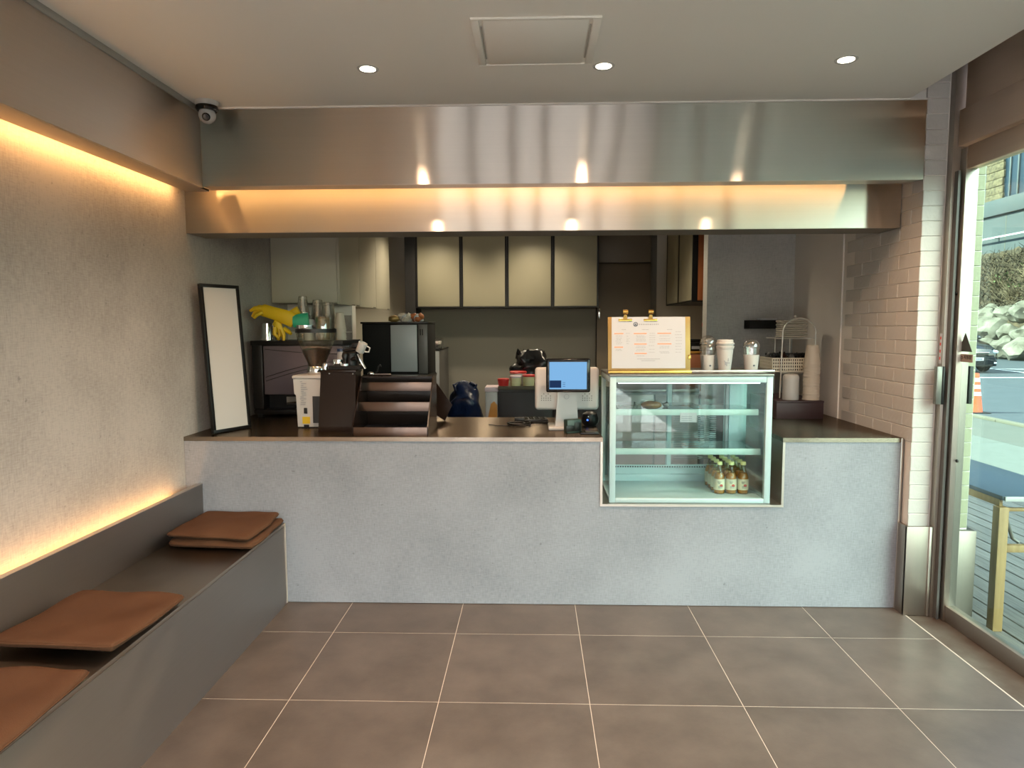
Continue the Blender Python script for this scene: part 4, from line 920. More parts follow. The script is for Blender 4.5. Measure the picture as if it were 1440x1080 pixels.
for z in (0.163, 0.385):
    mb = MB().tube([(-0.108, 0, z), (0.108, 0, z), (0.108, 0.29, z), (-0.108, 0.29, z)], 0.0035, 6, True)
    for k in range(1, 6): mb.tube([(-0.108, 0.048*k, z), (0.108, 0.048*k, z)], 0.002, 5)
    mb.make('shelf_frame', 'wire', wk)
MB().lathe([(0, 0), (0.007, 0.004), (0.009, 0.012), (0.005, 0.02), (0, 0.021)], (0, 0.145, 0.0)).make('finial', 'wire', wk).location = (-0.03, -0.145, 0.515)
p0 = None
for k in range(9):
    lb = f'cream side plate, {nth(9, k)} in the pile on the wire rack'
    z = RT+0.3895+0.0125*k
    if p0 is None:
        p0 = thing('plate', lb, 'plate', (1.715, 4.55, z), 0, 'plates on the wire rack')
        MB().lathe([(0, 0), (0.06, 0), (0.075, 0.004), (0.096, 0.005), (0.098, 0.009), (0.096, 0.0122), (0.072, 0.009), (0.058, 0.004), (0, 0.004)], n=32).make('dish', 'plates', p0)
    else: dup(p0, (1.715+0.003*math.sin(k*3), 4.55, z), label=lb)
bk = thing('lattice_basket', 'cream lattice plastic basket full of dark sachets', 'basket', (1.70, 4.565, RT+0.168))
def lattice(name, w, h, loc, rz):
    mb = MB()
    for k in range(int(w/0.014)+1): mb.box(-w/2+0.014*k-0.0034, -w/2+0.014*k+0.0034, -0.002, 0.002, 0.0, h)
    for k in range(5): mb.box(-w/2, w/2, -0.0028, 0.0028, 0.003+k*(h-0.006)/4-0.004, 0.003+k*(h-0.006)/4+0.004)
    mb.box(-w/2, w/2, -0.005, 0.005, h-0.006, h)
    o = mb.make(name, 'basket', bk, 0); o.location = loc; o.rotation_euler = (0, 0, rz)
lattice('lattice_wall', 0.28, 0.09, (0, -0.12, 0), 0); lattice('lattice_wall', 0.28, 0.09, (0, 0.12, 0), 0)
lattice('lattice_wall', 0.24, 0.09, (-0.14, 0, 0), PI/2); lattice('lattice_wall', 0.24, 0.09, (0.14, 0, 0), PI/2)
bx('base', 'basket', bk, -0.14, 0.14, -0.12, 0.12, 0, 0.004)
random.seed(21)
for k in range(14):
    t = thing('coffee_sachet', f'dark crinkled sachet in the lattice basket, {["first", "second", "third", "fourth", "fifth", "sixth", "last"][k % 7]} from the cake case in the {["front", "back"][k//7]} row', 'sachet', (1.70-0.115+0.038*(k % 7), 4.565-0.055+0.10*(k//7)+random.uniform(-.01, .01), RT+0.173), 0, 'sachets in the basket')
    MB().ball((0, 0, 0.055), 0.05, (0.42+0.1*random.random(), 0.75, 1.0+0.25*random.random()), 2, 0.5, k).make('pouch', ['black_bag', 'black', 'coffee', 'appl_side'][k % 4], t, 20)
    bx('seal_strip', 'black', t, -0.018, 0.018, -0.003, 0.003, 0.098, 0.112)
ws = thing('wall_ledge', 'black ledge fixed on the grey partition beside the plates', 'shelf', (1.68, 4.93, 1.465))
bx('box_front', 'black_matte', ws, -0.125, 0.125, 0.0, 0.012, 0, 0.062, 0.002); bx('base', 'black_matte', ws, -0.125, 0.125, 0.0125, 0.119, 0, 0.010)
for x in (-0.125, 0.113): bx('end_panel', 'black_matte', ws, x, x+0.012, 0.0125, 0.119, 0.0105, 0.062)
np = thing('napkin_stack', 'white folded napkins lying flat in the black ledge', 'napkins', (1.70, 4.99, 1.476))
for k in range(3): bx('napkin', 'paper', np, -0.06, 0.06, -0.04, 0.04, 0.022*k, 0.022*k+0.021, 0.003)

# ------------------------------------------------------------------ kitchen: left run of white cabinets
for k in range(3):
    y0 = 4.78+0.56*k
    w = thing('wall_cabinet', ['white wall cabinet nearest the counter, above the plastic cups', 'white wall cabinet second from the counter on the left kitchen wall', 'white wall cabinet deepest on the left kitchen wall'][k], 'cabinet', (-1.62, y0, 1.66), 0, 'white cabinets on the left kitchen wall')
    bx('body', 'white_cabinet', w, -0.238, 0.230, 0.001, 0.558, 0.0, 0.83, 0.001)
    d_ = bx('door', 'white_cabinet', w, 0.231, 0.250, 0.003, 0.556, -0.012, 0.828, 0.002)
    bx('finger_pull', 'tray_metal', d_, 0.2505, 0.255, 0.45, 0.52, -0.008, -0.002)
# back wall cabinets
for k in range(4):
    w = thing('black_wall_cabinet', ['black-framed cream cabinet at the end by the black filler panel', 'black-framed cream cabinet second from the filler panel', 'black-framed cream cabinet third from the filler panel', 'black-framed cream cabinet beside the tall brown cupboard'][k], 'cabinet', (-1.152+0.4475*(k+0.5), 6.65, 1.672), 0, 'cream cabinets on the back wall')
    bx('body', 'black', w, -0.223, 0.223, 0.022, 0.345, 0.0, 0.80)
    f_ = MB().box(-0.223, -0.206, 0, 0.0215, 0, 0.80).box(0.206, 0.223, 0, 0.0215, 0, 0.80).box(-0.206, 0.206, 0, 0.0215, 0, 0.014).box(-0.206, 0.206, 0, 0.0215, 0.78, 0.80).make('door_frame', 'black', w, 0)
    bx('door', 'cream_door', w, -0.2055, 0.2055, 0.004, 0.021, 0.0145, 0.7795, 0.001)
fp = thing('filler_panel', 'black upright panel closing the cabinet row by the pale wall', 'panel', (-1.205, 6.66, 1.62))
bx('board', 'laminate', fp, -0.052, 0.050, 0, 0.32, 0.0, 0.85); bx('edge', 'black', fp, -0.054, -0.0525, -0.002, 0.32, 0.0, 0.85)
tcp = thing('tall_cupboard', 'tall dark brown cupboard with a seam near its top', 'cupboard', (0.915, 6.90, 0))
bx('body', 'black_matte', tcp, -0.27, 0.27, 0.02, 0.095, 0, 2.45)
bx('lower_door', 'door_brown', tcp, -0.268, 0.268, 0, 0.0195, 0.02, 2.118, 0.002); bx('upper_door', 'door_brown', tcp, -0.268, 0.268, 0, 0.0195, 2.126, 2.44, 0.002)
MB().box(-0.258, -0.238, -0.03, -0.001, 1.56, 1.67, 0.004).make('handle', 'chrome', tcp)
# right kitchen wall cabinets
for k in range(2):
    w = thing('framed_wall_cabinet', ['narrow-looking cream cabinet with orange wood end by the grey partition', 'narrow-looking cream cabinet farther from the grey partition'][k], 'cabinet', (1.31, 5.655+0.545*k, 1.686), 0, 'cream cabinets on the right kitchen wall')
    bx('body', 'oak' if k == 0 else 'black', w, 0.046, 0.485, 0.0, 0.541, 0.012, 0.80)
    f_ = MB().box(0, 0.045, 0, 0.018, 0, 0.80).box(0, 0.045, 0.525, 0.543, 0, 0.80).box(0, 0.045, 0.018, 0.525, 0, 0.014).box(0, 0.045, 0.018, 0.525, 0.785, 0.80).make('door_frame', 'black', w, 0)
    bx('door', 'cream_door', w, 0.003, 0.02, 0.0185, 0.5245, 0.0145, 0.7845, 0.001)
    bx('base_edge', 'black', w, 0.0455, 0.485, 0.0, 0.541, 0, 0.0115)
bc = thing('base_cabinet', 'dark base cabinet on the kitchen side behind the cake case', 'cabinet', (1.54, 5.3, 0))
bx('body', 'laminate', bc, -0.30, 0.255, 0.0, 1.65, 0.0, 0.92); bx('worktop', 'olive_top', bc, -0.31, 0.256, -0.01, 1.655, 0.9205, 0.95, 0.002)
ob = thing('orange_box', 'orange wooden box on the kitchen worktop behind the domed cup', 'box', (1.345, 5.60, 0.9505))
MB().box(-0.075, 0.075, 0, 0.16, 0, 0.31, 0.006).make('box_body', mat('terracotta_board', (188, 122, 88), 0.6), ob); bx('lid', mat('ochre_lid', (206, 150, 62), 0.5), ob, -0.078, 0.078, -0.003, 0.163, 0.3105, 0.328, 0.002)
lp = thing('label_printer', 'small black device with pale label slot on the orange box', 'printer', (1.335, 5.61, 1.279))
MB().box(-0.068, 0.06, 0, 0.13, 0, 0.075, 0.006).box(-0.035, 0.05, 0.02, 0.11, 0.073, 0.10, 0.006).make('body', 'black', lp); bx('label_slot', 'paper', lp, -0.03, 0.035, -0.002, -0.0002, 0.018, 0.042)
gv = thing('valve_handle', 'red valve handle on the pale back wall by the grey partition', 'valve', (1.735, 6.985, 1.50))
MB().cyl((0, 0, 0), (0, -0.05, 0), 0.012, n=12).make('stem', 'chrome', gv); MB().ball((0, -0.065, 0), 0.038, (0.8, 0.5, 1.0), 2, 0.2, 3).make('knob', 'red_plastic', gv)
# oven-like appliance on its stand
st_ = thing('appliance_stand', 'dark stand under the black countertop appliance', 'stand', (-1.01, 4.90, 0))
bx('body', 'laminate', st_, -0.235, 0.235, 0.01, 0.42, 0, 1.10); bx('top', 'black', st_, -0.245, 0.245, 0, 0.43, 1.1005, 1.125, 0.002)
apn = thing('countertop_appliance', 'black countertop appliance with pale grey front door', 'appliance', (-1.01, 4.90, 1.1255))
MB().box(-0.242, 0.240, 0.02, 0.40, 0.012, 0.384, 0.004).make('casing', 'black_matte', apn); bx('top_cover', 'black', apn, -0.250, 0.245, 0.0, 0.41, 0.3845, 0.398, 0.003)
bx('base_strip', 'black', apn, -0.242, 0.242, 0.005, 0.40, 0.0, 0.0115)
bx('door', 'appl_grey', apn, -0.030, 0.163, 0.006, 0.0195, 0.034, 0.376, 0.003); bx('side_column', 'appl_side', apn, 0.172, 0.238, 0.010, 0.0195, 0.02, 0.38, 0.002)
bx('vent', 'black_matte', apn, 0.185, 0.192, 0.0085, 0.0098, 0.30, 0.345); bx('vent', 'black_matte', apn, 0.20, 0.207, 0.0085, 0.0098, 0.30, 0.345)
AT = 1.1255+0.3985
def lump(name, label, cat, x, y, z, r, sc, m, n=1, jit=0.25):
    t = thing(name, label, cat, (x, y, z))
    random.seed(int(abs(x)*1000))
    for k in range(n):
        a = k*2.4; rr = r*(0.75 if k else 1); px, py = (0.8*r*math.cos(a)*(k > 0), 0.5*r*math.sin(a)*(k > 0))
        MB().ball((px, py, rr*sc[2]*0.9+0.6*r*(k > 3)), rr, sc, 2, jit, k+x).make('lobe', m if k % 3 else (m if n == 1 else 'paper'), t, 50)
    return t
lump('bread_roll', 'golden brown roll on top of the black appliance', 'bread', -1.03, 5.0, AT, 0.042, (1.15, 0.9, 0.62), 'gold_board')
lump('flower_cluster', 'pale knobbly dried flower head in the middle of the black appliance', 'dried flower', -0.945, 5.0, AT, 0.034, (1, 0.9, 0.9), 'beige_cup', 6, 0.5)
lump('pine_cone', 'brown and white knobbly cone at the door end of the black appliance', 'pine cone', -0.855, 5.0, AT, 0.034, (0.95, 0.9, 0.9), 'oak', 6, 0.5)
fz = thing('upright_freezer', 'grey steel freezer deep in the kitchen behind the black appliance', 'freezer', (-1.08, 6.2, 0))
bx('casing', 'appl_side', fz, -0.21, 0.21, 0.02, 0.70, 0.03, 1.27, 0.004); bx('door', 'grey_plastic', fz, -0.21, 0.212, 0.0, 0.0195, 0.06, 1.265, 0.004); bx('plinth', 'black', fz, -0.2, 0.2, 0.04, 0.68, 0, 0.0295); bx('top_cover', 'black', fz, -0.212, 0.214, -0.002, 0.70, 1.2705, 1.284, 0.002)
tu = thing('clear_bin', 'clear open bin of white sachets on the grey freezer', 'bin', (-0.91, 6.25, 1.2845))
for a in ((-0.065, 0.065, 0, 0.003, 0, 0.10), (-0.065, 0.065, 0.10, 0.103, 0, 0.10), (-0.065, -0.062, 0.0035, 0.0995, 0, 0.10), (0.062, 0.065, 0.0035, 0.0995, 0, 0.10)): bx('bin_wall', 'clear', tu, *a)
for k in range(4): MB().ball((-0.038+0.025*k, 0.05, 0.035+0.006*(k % 2)), 0.036, (0.6, 0.9, 0.9), 2, 0.4, k).make('sachet', 'white_cup' if k % 2 else 'pale_plastic', tu, 30)
# low back run seen over the counter
uf = thing('undercounter_fridge', 'dark undercounter fridge with olive top behind the till', 'fridge', (0.25, 5.0, 0))
bx('casing', 'laminate', uf, -0.508, 0.30, 0.012, 0.55, 0.0, 1.017); bx('worktop', 'olive_top', uf, -0.512, 0.305, 0, 0.56, 1.0175, 1.043, 0.002)
for x in (-0.505, -0.1): bx('door', 'laminate', uf, x+0.004, x+0.396, 0.0, 0.0115, 0.08, 1.0, 0.003)
UT = 1.0435
pf2 = thing('prep_fridge', 'pale steel prep fridge behind the cake case', 'fridge', (0.90, 5.0, 0))
bx('casing', 'grey_plastic', pf2, -0.335, 0.325, 0.012, 0.55, 0.0, 0.995); bx('worktop', 'tray_metal', pf2, -0.337, 0.327, 0, 0.56, 0.9955, 1.02, 0.002)
for x in (-0.33, 0.0): bx('door', 'prep_door', pf2, x+0.004, x+0.32, 0.0, 0.0115, 0.08, 0.98, 0.003)
sbn = thing('ingredient_bin', 'white translucent bin with amber contents beside the dark fridge', 'bin', (-0.312, 5.02, 0))
MB().box(-0.046, 0.046, 0, 0.2, 0.0, 1.0, 0.006).make('bin_wall', 'white_plastic', sbn); bx('lid', 'pale_plastic', sbn, -0.05, 0.05, -0.004, 0.204, 1.0005, 1.035, 0.004)
MB().prism([(-0.028, 0.80), (0.043, 0.80), (0.043, 0.90), (0.02, 0.93), (-0.005, 0.91)], 'y', -0.0025, -0.0003).make('amber_patch', 'orange_stuff', sbn, 0)
def tub(x, y, label, r, h, body, lid, z=UT, name='food_tub'):
    t = thing(name, label, 'tub', (x, y, z))
    MB().lathe([(0, 0), (r*0.88, 0), (r, h), (0, h)], n=24).make('tub_wall', body, t); MB().lathe([(r*1.05, h+0.0005), (r*1.07, h+0.012), (r*0.98, h+0.016), (0, h+0.016)], n=24).make('lid', lid, t)
tub(-0.224, 5.06, 'small red tub at the end of the dark fridge top', 0.042, 0.038, 'red_plastic', 'red_plastic', 1.0437)
tub(-0.132, 5.055, 'pinkish tub with a pale lid between red and cream tubs', 0.043, 0.06, 'cream_plastic', 'pale_plastic')
tub(-0.034, 5.06, 'cream tub with red lid next to the till', 0.045, 0.068, 'cream_plastic', 'red_plastic')
tub(-0.115, 5.19, 'wide tub with red lid behind the pinkish tub', 0.062, 0.085, 'white_plastic', 'red_plastic')
tub(0.49, 5.06, 'lime green tub between till and cake case', 0.045, 0.06, 'leaf_green', 'leaf_green')
bbg = thing('bin_bag', 'bunched black plastic bag on the dark fridge behind the red lids', 'bag', (-0.02, 5.32, UT))
MB().ball((0, 0, 0.128), 0.135, (1.02, 0.7, 0.86), 4, 0.5, 6).make('bag_body', 'black_bag', bbg, 60)
MB().loft([[(0.11*math.cos(2*PI*k/18)*(1+0.12*math.sin(k*5)), 0.07*math.sin(2*PI*k/18), 0.19) for k in range(18)], [(0.10*math.cos(2*PI*k/18)*(1+0.3*math.sin(k*7)), 0.03*math.sin(2*PI*k/18), 0.25+0.022*math.sin(k*3)) for k in range(18)]], False).make('bag_mouth', 'black_bag', bbg, 60)
so = thing('step_stool', 'low dark stool under the blue bag', 'stool', (-0.52, 5.12, 0))
bx('seat', 'laminate', so, -0.16, 0.16, -0.13, 0.13, 0.62, 0.65, 0.004)
for x in (-0.13, 0.13):
    for y in (-0.10, 0.10): bx('leg', 'laminate', so, x-0.015, x+0.015, y-0.015, y+0.015, 0, 0.6195)
bg_ = thing('shopping_bag', 'dark blue plastic bag behind the steel worktop', 'bag', (-0.52, 5.12, 0.670))
MB().ball((0, 0, 0.185), 0.20, (0.66, 0.55, 0.98), 4, 0.32, 9).make('bag_body', 'blue_bag', bg_, 60)
for s in (-1, 1): MB().tube([(s*0.06, -0.02, 0.33), (s*0.085, -0.01, 0.375), (s*0.05, 0, 0.39), (s*0.02, 0.01, 0.36)], [0.02, 0.012, 0.012, 0.018], 8).make('handle', 'blue_bag', bg_)
# kitchen lamps (out of sight behind the band)
for x, y in ((-0.95, 6.2), (0.0, 6.2), (-0.45, 5.7), (0.7, 5.3)):
    t = thing('kitchen_downlight', f'recessed kitchen downlight hidden by the steel band, over {"the freezer" if x < -0.9 else ("the cream cabinets" if y > 6 else ("the blue bag" if x < 0 else "the prep fridge"))}', 'downlight', (x, y, 2.5), 0, 'kitchen downlights')
    MB().lathe([(0.035, -0.001), (0.046, -0.003), (0.046, 0.0)], n=24).make('rim', 'white_plastic', t)
    MB().lathe([(0, -0.001), (0.035, -0.001)], n=24).make('lens', 'lamp', t)
    l = bpy.data.lights.new('downlight_beam', 'SPOT'); l.energy = KITCHEN_W; l.color = (1, 0.84, 0.6); l.spot_size = math.radians(140); l.spot_blend = 0.8; l.shadow_soft_size = 0.04
    lo = bpy.data.objects.new('downlight_beam', l); COL.objects.link(lo); lo.parent = t; lo.location = (0, 0, -0.02)

# ------------------------------------------------------------------ outside: terrace, street, bank
GZ = -0.15
struct(bx('ground', 'asphalt', None, -60, 90, -60, 90, GZ-0.2, GZ))
dkb = struct(bx('terrace', 'laminate', None, 2.25, 5.05, 0.2, 8.2, GZ+0.0005, -0.075))
pk = None
for k in range(23):
    x = 2.312+0.12*k
    for seg, (y0, y1) in enumerate(((0.2, 3.1), (3.1, 5.5), (5.5, 8.2)) if k % 2 else ((0.2, 1.9), (1.9, 4.3), (4.3, 8.2))):
        o = bx('plank', 'deck', dkb, -0.056, 0.056, -(y1-y0)/2+0.002, (y1-y0)/2-0.002, -0.025, 0, 0.003, seg=1) if False else None
        key = round(y1-y0, 2)
        if ('plank', key) not in proto: proto[('plank', key)] = bx('plank', 'deck', dkb, -0.056, 0.056, -key/2+0.002, key/2-0.002, -0.0245, 0, 0.003, seg=1); proto[('plank', key)].location = (x, (y0+y1)/2, -0.05)
        else: copy_piece(proto[('plank', key)], (x, (y0+y1)/2, -0.05+0.0015*math.sin(k*5+seg*3)))
struct(bx('bounce_ground', 'bounce_ground', None, -20, 2.2, -14, YF-0.12, GZ+0.0005, GZ+0.03))  # unseen ground added behind the camera to bounce light onto the ceiling
struct(bx('pavement', 'pavement_grey', None, 5.06, 6.50, -10, 40, GZ+0.0005, GZ+0.02)); struct(bx('pavement_pale', 'pavement_pale', None, 6.51, 7.75, -10, 40, GZ+0.0005, GZ+0.02))
kr = anchor('curb')
k0 = None
for k in range(16):
    if k0 is None: k0 = bx('curb_stone', 'curb', kr, -0.07, 0.07, -0.495, 0.495, 0, 0.06, 0.01); k0.location = (7.83, 5.0, GZ+0.001)
    else: copy_piece(k0, (7.83, 5.0+k, GZ+0.001))
mk = anchor('road_marking')
def line(x0, y0, x1, y1, w):
    d = Vector((x1-x0, y1-y0, 0)); L = d.length; a = math.atan2(d.y, d.x)
    o = bx('painted_line', 'road_white', mk, 0, L, -w/2, w/2, 0, 0.004); o.location = (x0, y0, GZ+0.0005); o.rotation_euler = (0, 0, a)
line(10.5, 21.6, 24, 21.6, 0.14); line(16.6, 21.6, 17.6, 27.5, 0.12); line(19.2, 21.6, 20.2, 27.5, 0.12); line(13.9, 21.6, 14.0, 27.5, 0.12); line(16.9, 26.0, 23.5, 24.6, 0.12)
# terrace table
tt = thing('terrace_table', 'narrow outdoor table with dark blue top and pale wooden legs', 'table', (2.32, 3.335, -0.0485))
bx('tabletop', 'table_top', tt, -0.01, 0.435, 0.004, 1.85, 0.672, 0.694, 0.003); bx('end_edge', 'white_plastic', tt, 0.0, 0.43, -0.004, 0.0035, 0.668, 0.692, 0.002)
bx('apron', 'table_wood', tt, -0.006, 0.012, 0.03, 1.82, 0.635, 0.6715, 0.002); bx('apron', 'table_wood', tt, 0.415, 0.432, 0.03, 1.82, 0.635, 0.6715, 0.002)
for y in (0.01, 1.79):
    for x in (-0.016, 0.40): MB().box(x, x+0.048, y, y+0.05, 0.0, 0.6345 if False else 0.6345, 0.003).make('leg', 'table_wood', tt)
    bx('rail', 'table_wood', tt, 0.0325, 0.3995, y+0.014, y+0.036, 0.612, 0.628, 0.002); bx('stretcher', 'table_wood', tt, 0.0325, 0.3995, y+0.008, y+0.042, 0.405, 0.44, 0.002)
MB().tube([(0.045, 0.065, 0.60), (0.10, 0.075, 0.46), (0.13, 0.075, 0.44)], 0.009, 8).make('brace', 'tray_metal', tt)
MB().tube([(0.045, 1.775, 0.60), (0.10, 1.765, 0.46), (0.13, 1.765, 0.44)], 0.009, 8).make('brace', 'tray_metal', tt)
# traffic cone
co = thing('traffic_cone', 'orange traffic cone with white bands on the car park edge', 'traffic cone', (8.30, 12.88, GZ+0.0005))
MB().lathe([(0.045, 0.74), (0.10, 0.26), (0.13, 0.02)], n=24).make('cone_body', 'cone', co); MB().lathe([(0, 0.742), (0.03, 0.742), (0.046, 0.735)], n=24).make('tip', 'cone', co)
for z in (0.62, 0.49, 0.36):
    f = lambda q: 0.13-0.085*(q-0.02)/0.72+0.003
    MB().lathe([(f(z-0.034), z-0.034), (f(z+0.034), z+0.034)], n=24).make('band', 'reflect', co)
MB().box(-0.19, 0.19, -0.19, 0.19, 0, 0.02, 0.01).make('base', 'rubber', co)
# parked car
def car():
    t = thing('car', 'dark parked car facing the shop in front of the boulders', 'car', (15.12, 23.55, GZ+0.0005))
    # station: y, half width low, half width belt, z sill, z belt, z top, half width top
    S = [(0.0, .62, .60, .30, .62, .66, .50), (0.10, .78, .76, .24, .66, .74, .62), (0.45, .85, .83, .22, .74, .84, .70), (1.0, .87, .86, .22, .82, .93, .74), (1.32, .87, .87, .22, .86, .98, .76), (2.3, .87, .87, .22, .90, .97, .76), (3.4, .87, .86, .22, .92, 1.0, .74), (4.1, .85, .83, .25, .92, 1.0, .70), (4.35, .74, .70, .35, .85, .92, .58)]
    S = [(y, lo, bw, zs, zb*1.2, zt*1.2, tw) for y, lo, bw, zs, zb, zt, tw in S]
    rings = [[(-lo, y, zs), (-lo*1.02, y, (zs+zb)/2), (-bw, y, zb), (-tw, y, zt), (0, y, zt+0.03), (tw, y, zt), (bw, y, zb), (lo*1.02, y, (zs+zb)/2), (lo, y, zs), (0, y, zs-0.03)] for y, lo, bw, zs, zb, zt, tw in S]
    MB().loft(rings).make('body', 'car', t, 60)
    G = [(1.15, .74, .96, .72, .965), (1.75, .74, .96, .60, 1.38), (2.2, .74, .96, .57, 1.47), (3.1, .74, .97, .55, 1.46), (3.75, .70, .99, .50, 1.30), (4.15, .66, .99, .60, 1.0)]
    G = [(y, w0, z0*1.19, w1, z1*1.17) for y, w0, z0, w1, z1 in G]
    MB().loft([[(-w0, y, z0), (-w1, y, z1), (0, y, z1+0.025), (w1, y, z1), (w0, y, z0), (0, y, z0)] for y, w0, z0, w1, z1 in G]).make('window_glass', 'car_glass', t, 50)
    MB().loft([[(-w1*1.01, y, z1), (0, y, z1+0.04), (w1*1.01, y, z1), (0, y, z1-0.03)] for y, w0, z0, w1, z1 in G[1:5]]).make('roof', 'car', t, 50)
    for x in (-0.80, 0.80):
        for y in (0.82, 3.45):
            w = MB().lathe([(0.0, -0.09), (0.24, -0.09), (0.30, -0.075), (0.315, -0.04), (0.315, 0.04), (0.30, 0.075), (0.24, 0.09), (0, 0.09)], (0, 0, 0), 28, Matrix.Rotation(PI/2, 3, 'Y')).make('wheel', 'rubber', t); w.location = (x, y, 0.34); w.scale = (1, 1.08, 1.08)
            h = MB().lathe([(0, 0.093), (0.05, 0.096), (0.19, 0.092), (0.2, 0.085)], (0, 0, 0), 20, Matrix.Rotation(PI/2 if x > 0 else -PI/2, 3, 'Y')).make('hub', 'tray_metal', w)
    bx('grille', 'black', t, -0.42, 0.42, -0.025, 0.05, 0.58, 0.70, 0.02); bx('lower_grille', 'black', t, -0.6, 0.6, 0.005, 0.09, 0.22, 0.33, 0.02); bx('chrome_strip', 'chrome', t, -0.44, 0.44, -0.03, 0.0, 0.703, 0.72, 0.004)
    p = bx('number_plate', 'paper', t, -0.26, 0.26, -0.035, -0.005, 0.43, 0.54, 0.006)
    mb = MB()
    for k in range(8): mb.box(-0.2+0.052*k, -0.168+0.052*k, -0.0365, -0.0352, 0.455, 0.515) if k != 3 else None
    mb.make('plate_marks', 'ink_dark', p, 0)
    for s in (-1, 1):
        MB().ball((s*0.66, 0.07, 0.73), 0.13, (1.05, 0.7, 0.55), 3).make('headlight', 'headlight', t); bx('fog_lamp', 'headlight', t, s*0.64-0.09, s*0.64+0.09, 0.005, 0.05, 0.32, 0.375, 0.015)
        MB().ball((s*0.98, 1.42, 1.2), 0.12, (0.9, 0.6, 0.65), 2).make('mirror', 'car', t); MB().cyl((s*0.82, 1.42, 1.16), (s*0.92, 1.42, 1.18), 0.03, n=8).make('mirror_arm', 'black', t)
    return t
car()
# boulder wall, dry bank, concrete wall, panelled fence
bwall = anchor('boulder_wall')
random.seed(4)
protos = []
for k in range(5): protos.append(MB().ball((0, 0, 0), 0.62, (1.0, 1.0, 0.78), 3, 0.36, k+1).make('boulder', 'rock', bwall, 25))
n = 0
for row, (z, x) in enumerate(((0.28, 22.9), (1.15, 23.35), (1.98, 23.8))):
    y = 27.5+0.35*row
    while y < 41:
        s = random.uniform(0.85, 1.25)
        if n < 5: o = protos[n]
        else: o = protos[n % 5].copy(); COL.objects.link(o)
        o.location = (x+random.uniform(-.15, .15), y+0.55*s, z+random.uniform(-.08, .12)); o.scale = (s, s*random.uniform(.95, 1.25), s*random.uniform(.9, 1.1)); o.rotation_euler = (random.uniform(-.25, .25), random.uniform(-.25, .25), random.uniform(0, 6.28))
        y += 1.18*s; n += 1
bank = MB()
N1, N2 = 14, 40
V = [[bank.b.verts.new((23.0+2.5*i/N1, 26+16*j/N2, (0.2+2.3*min(1, i/N1*3)) if i/N1 < 0.34 else 2.3+3.2*((i/N1-0.34)/0.66)+0.25*noise.noise(Vector((i*0.5, j*0.5, 0))))) for j in range(N2+1)] for i in range(N1+1)]
for i in range(N1):
    for j in range(N2): bank.b.faces.new((V[i][j], V[i+1][j], V[i+1][j+1], V[i][j+1]))
struct(bank.make('hillside', 'soil', None, 60))
def shrub(x, y, z, label, seed, green=False):
    random.seed(seed); t = thing('dry_shrub', label, 'shrub', (x, y, z), 0, 'shrubs on the bank')
    mb = MB()
    for k in range(130):
        a = random.random()*6.283; le = random.uniform(0.35, 0.85); up = random.uniform(0.6, 1.5); pts = [(0.1*math.cos(a), 0.1*math.sin(a), 0)]
        for q in range(1, 5): pts.append((le*q/4*math.cos(a)*0.75+random.uniform(-.09, .09), le*q/4*math.sin(a)+random.uniform(-.1, .1), up*q/4*le+random.uniform(-.06, .06)))
        mb.tube(pts, [0.034, 0.028, 0.024, 0.018, 0.010], 4)
    stuff(mb.make('twigs', 'twig', t, 60))
    mb = MB()
    for k in range(70 if green else 25):
        a = random.random()*6.283; r = random.random()**0.5*0.75; h = random.uniform(0.15, 1.0)
        c = Vector((r*math.cos(a)*0.75, r*math.sin(a), h)); d = Vector((random.uniform(-1, 1), random.uniform(-1, 1), random.uniform(-1, 1))).normalized()*0.09; e = d.cross(Vector((random.random(), random.random(), 1))).normalized()*0.06
        f = mb.b.faces.new([mb.b.verts.new(c+q) for q in (d, e, -d, -e)])
    stuff(mb.make('leaves', 'leaf_green', t, 0))
for k, (x, y, z, lb) in enumerate(((24.15, 31.2, 2.6, 'dry tangled shrub low on the bank, nearer the road'), (24.3, 33.0, 2.7, 'dry tangled shrub above the boulders, seen through the door glass'), (24.2, 34.9, 2.6, 'dry leafy shrub above the boulders near the outer white pillar'), (24.55, 32.2, 3.5, 'dry shrub right under the grey concrete wall'), (24.55, 34.2, 3.6, 'dry shrub high on the bank beneath the grey wall'), (24.5, 36.4, 3.2, 'dry shrub farthest along the bank'))): shrub(x, y, z, lb, 50+k, k % 2 == 1)
random.seed(77); mb = MB()
for k in range(1500):
    x = random.uniform(23.75, 25.35); y = random.uniform(29, 40); z = 2.25+3.2*((x-23)/2.5-0.34)/0.66
    a = random.random()*6.283; le = random.uniform(0.35, 0.95); q = Vector((x-0.1, y, z)); d = Vector((0.5*math.cos(a)-0.35, math.sin(a), random.uniform(0.25, 1.0))).normalized()*le
    mb.tube([q, q+d*0.5+Vector((0, 0, 0.06)), q+d], [0.022, 0.016, 0.008], 3)
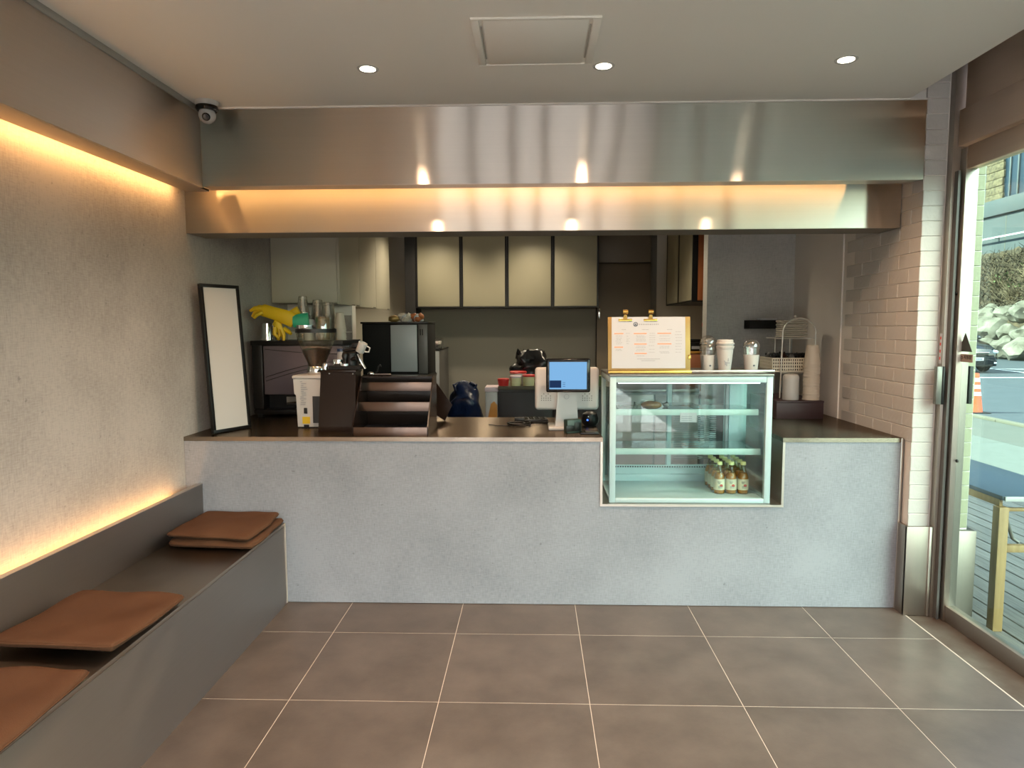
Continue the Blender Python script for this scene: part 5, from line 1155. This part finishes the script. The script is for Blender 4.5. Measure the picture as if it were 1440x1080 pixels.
stuff(mb.make('dry_undergrowth', 'undergrowth', None, 60)); bpy.data.objects['dry_undergrowth']['label'] = 'tangle of dry brown twigs covering the bank above the boulders'; bpy.data.objects['dry_undergrowth']['category'] = 'undergrowth'
cw = anchor('wall_outside')
bx('wall_face', 'wall_out', cw, 25.5, 25.9, 20, 50, 4.2, 7.5); bx('coping', 'wall_out', cw, 25.35, 25.95, 20, 50, 7.5, 8.35, 0.02)
for k in range(14): bx('joint', 'curb', cw, 25.492, 25.4995, 21+2.1*k, 21.04+2.1*k, 4.3, 7.49)
hr = thing('guard_rail', 'thin white rail running along the grey concrete wall', 'rail', (25.2, 35, 6.25))
bx('bar', 'reflect', hr, -0.03, 0.03, -14, 14, -0.03, 0.05)
for k in range(12): MB().cyl((0.0, -13.5+2.4*k, 0.0), (0.3, -13.5+2.4*k, 0.0), 0.04, n=8).make('bracket', 'panel_frame', hr)
fe = thing('panelled_screen', 'screen of blue-grey panels and frames on top of the concrete wall', 'screen', (25.9, 37.1, 8.35))
for k in range(24):
    bx('panel', 'bluepanel', fe, 0.02, 0.08, -13.0+0.62*k, -12.52+0.62*k, 0.05, 3.2); bx('upright', 'panel_frame', fe, -0.04, 0.10, -12.5+0.62*k, -12.40+0.62*k, 0.0, 3.2, 0.01)
bx('base_rail', 'panel_frame', fe, -0.05, 0.12, -13.1, 2.5, 0.0, 0.045)
col_ = thing('stone_column', 'tan stone column at the end of the panelled screen', 'column', (26.1, 39.25, 8.352))
for k in range(8): bx('stone', 'tan_stone', col_, -0.3+0.02*(k % 2), 0.5, -0.55+0.03*(k % 3), 0.9, 0.42*k, 0.42*k+0.405, 0.02)
ub = thing('upper_building', 'pale building behind the screen above the concrete wall', 'building', (28.5, 36, 4.0))
bx('facade', 'tan_stone', ub, 0, 6, -16, 16, 0, 9.0); bx('parapet', 'wall_out', ub, -0.1, 6.1, -16.1, 16.1, 9.0, 9.4)
for k in range(8): f_ = bx('window', 'panel_frame', ub, -0.04, 0.0, -14+3.7*k, -12.2+3.7*k, 5.2, 7.4); bx('pane', 'bluepanel', f_, -0.05, -0.041, -13.9+3.7*k, -12.3+3.7*k, 5.3, 7.3)
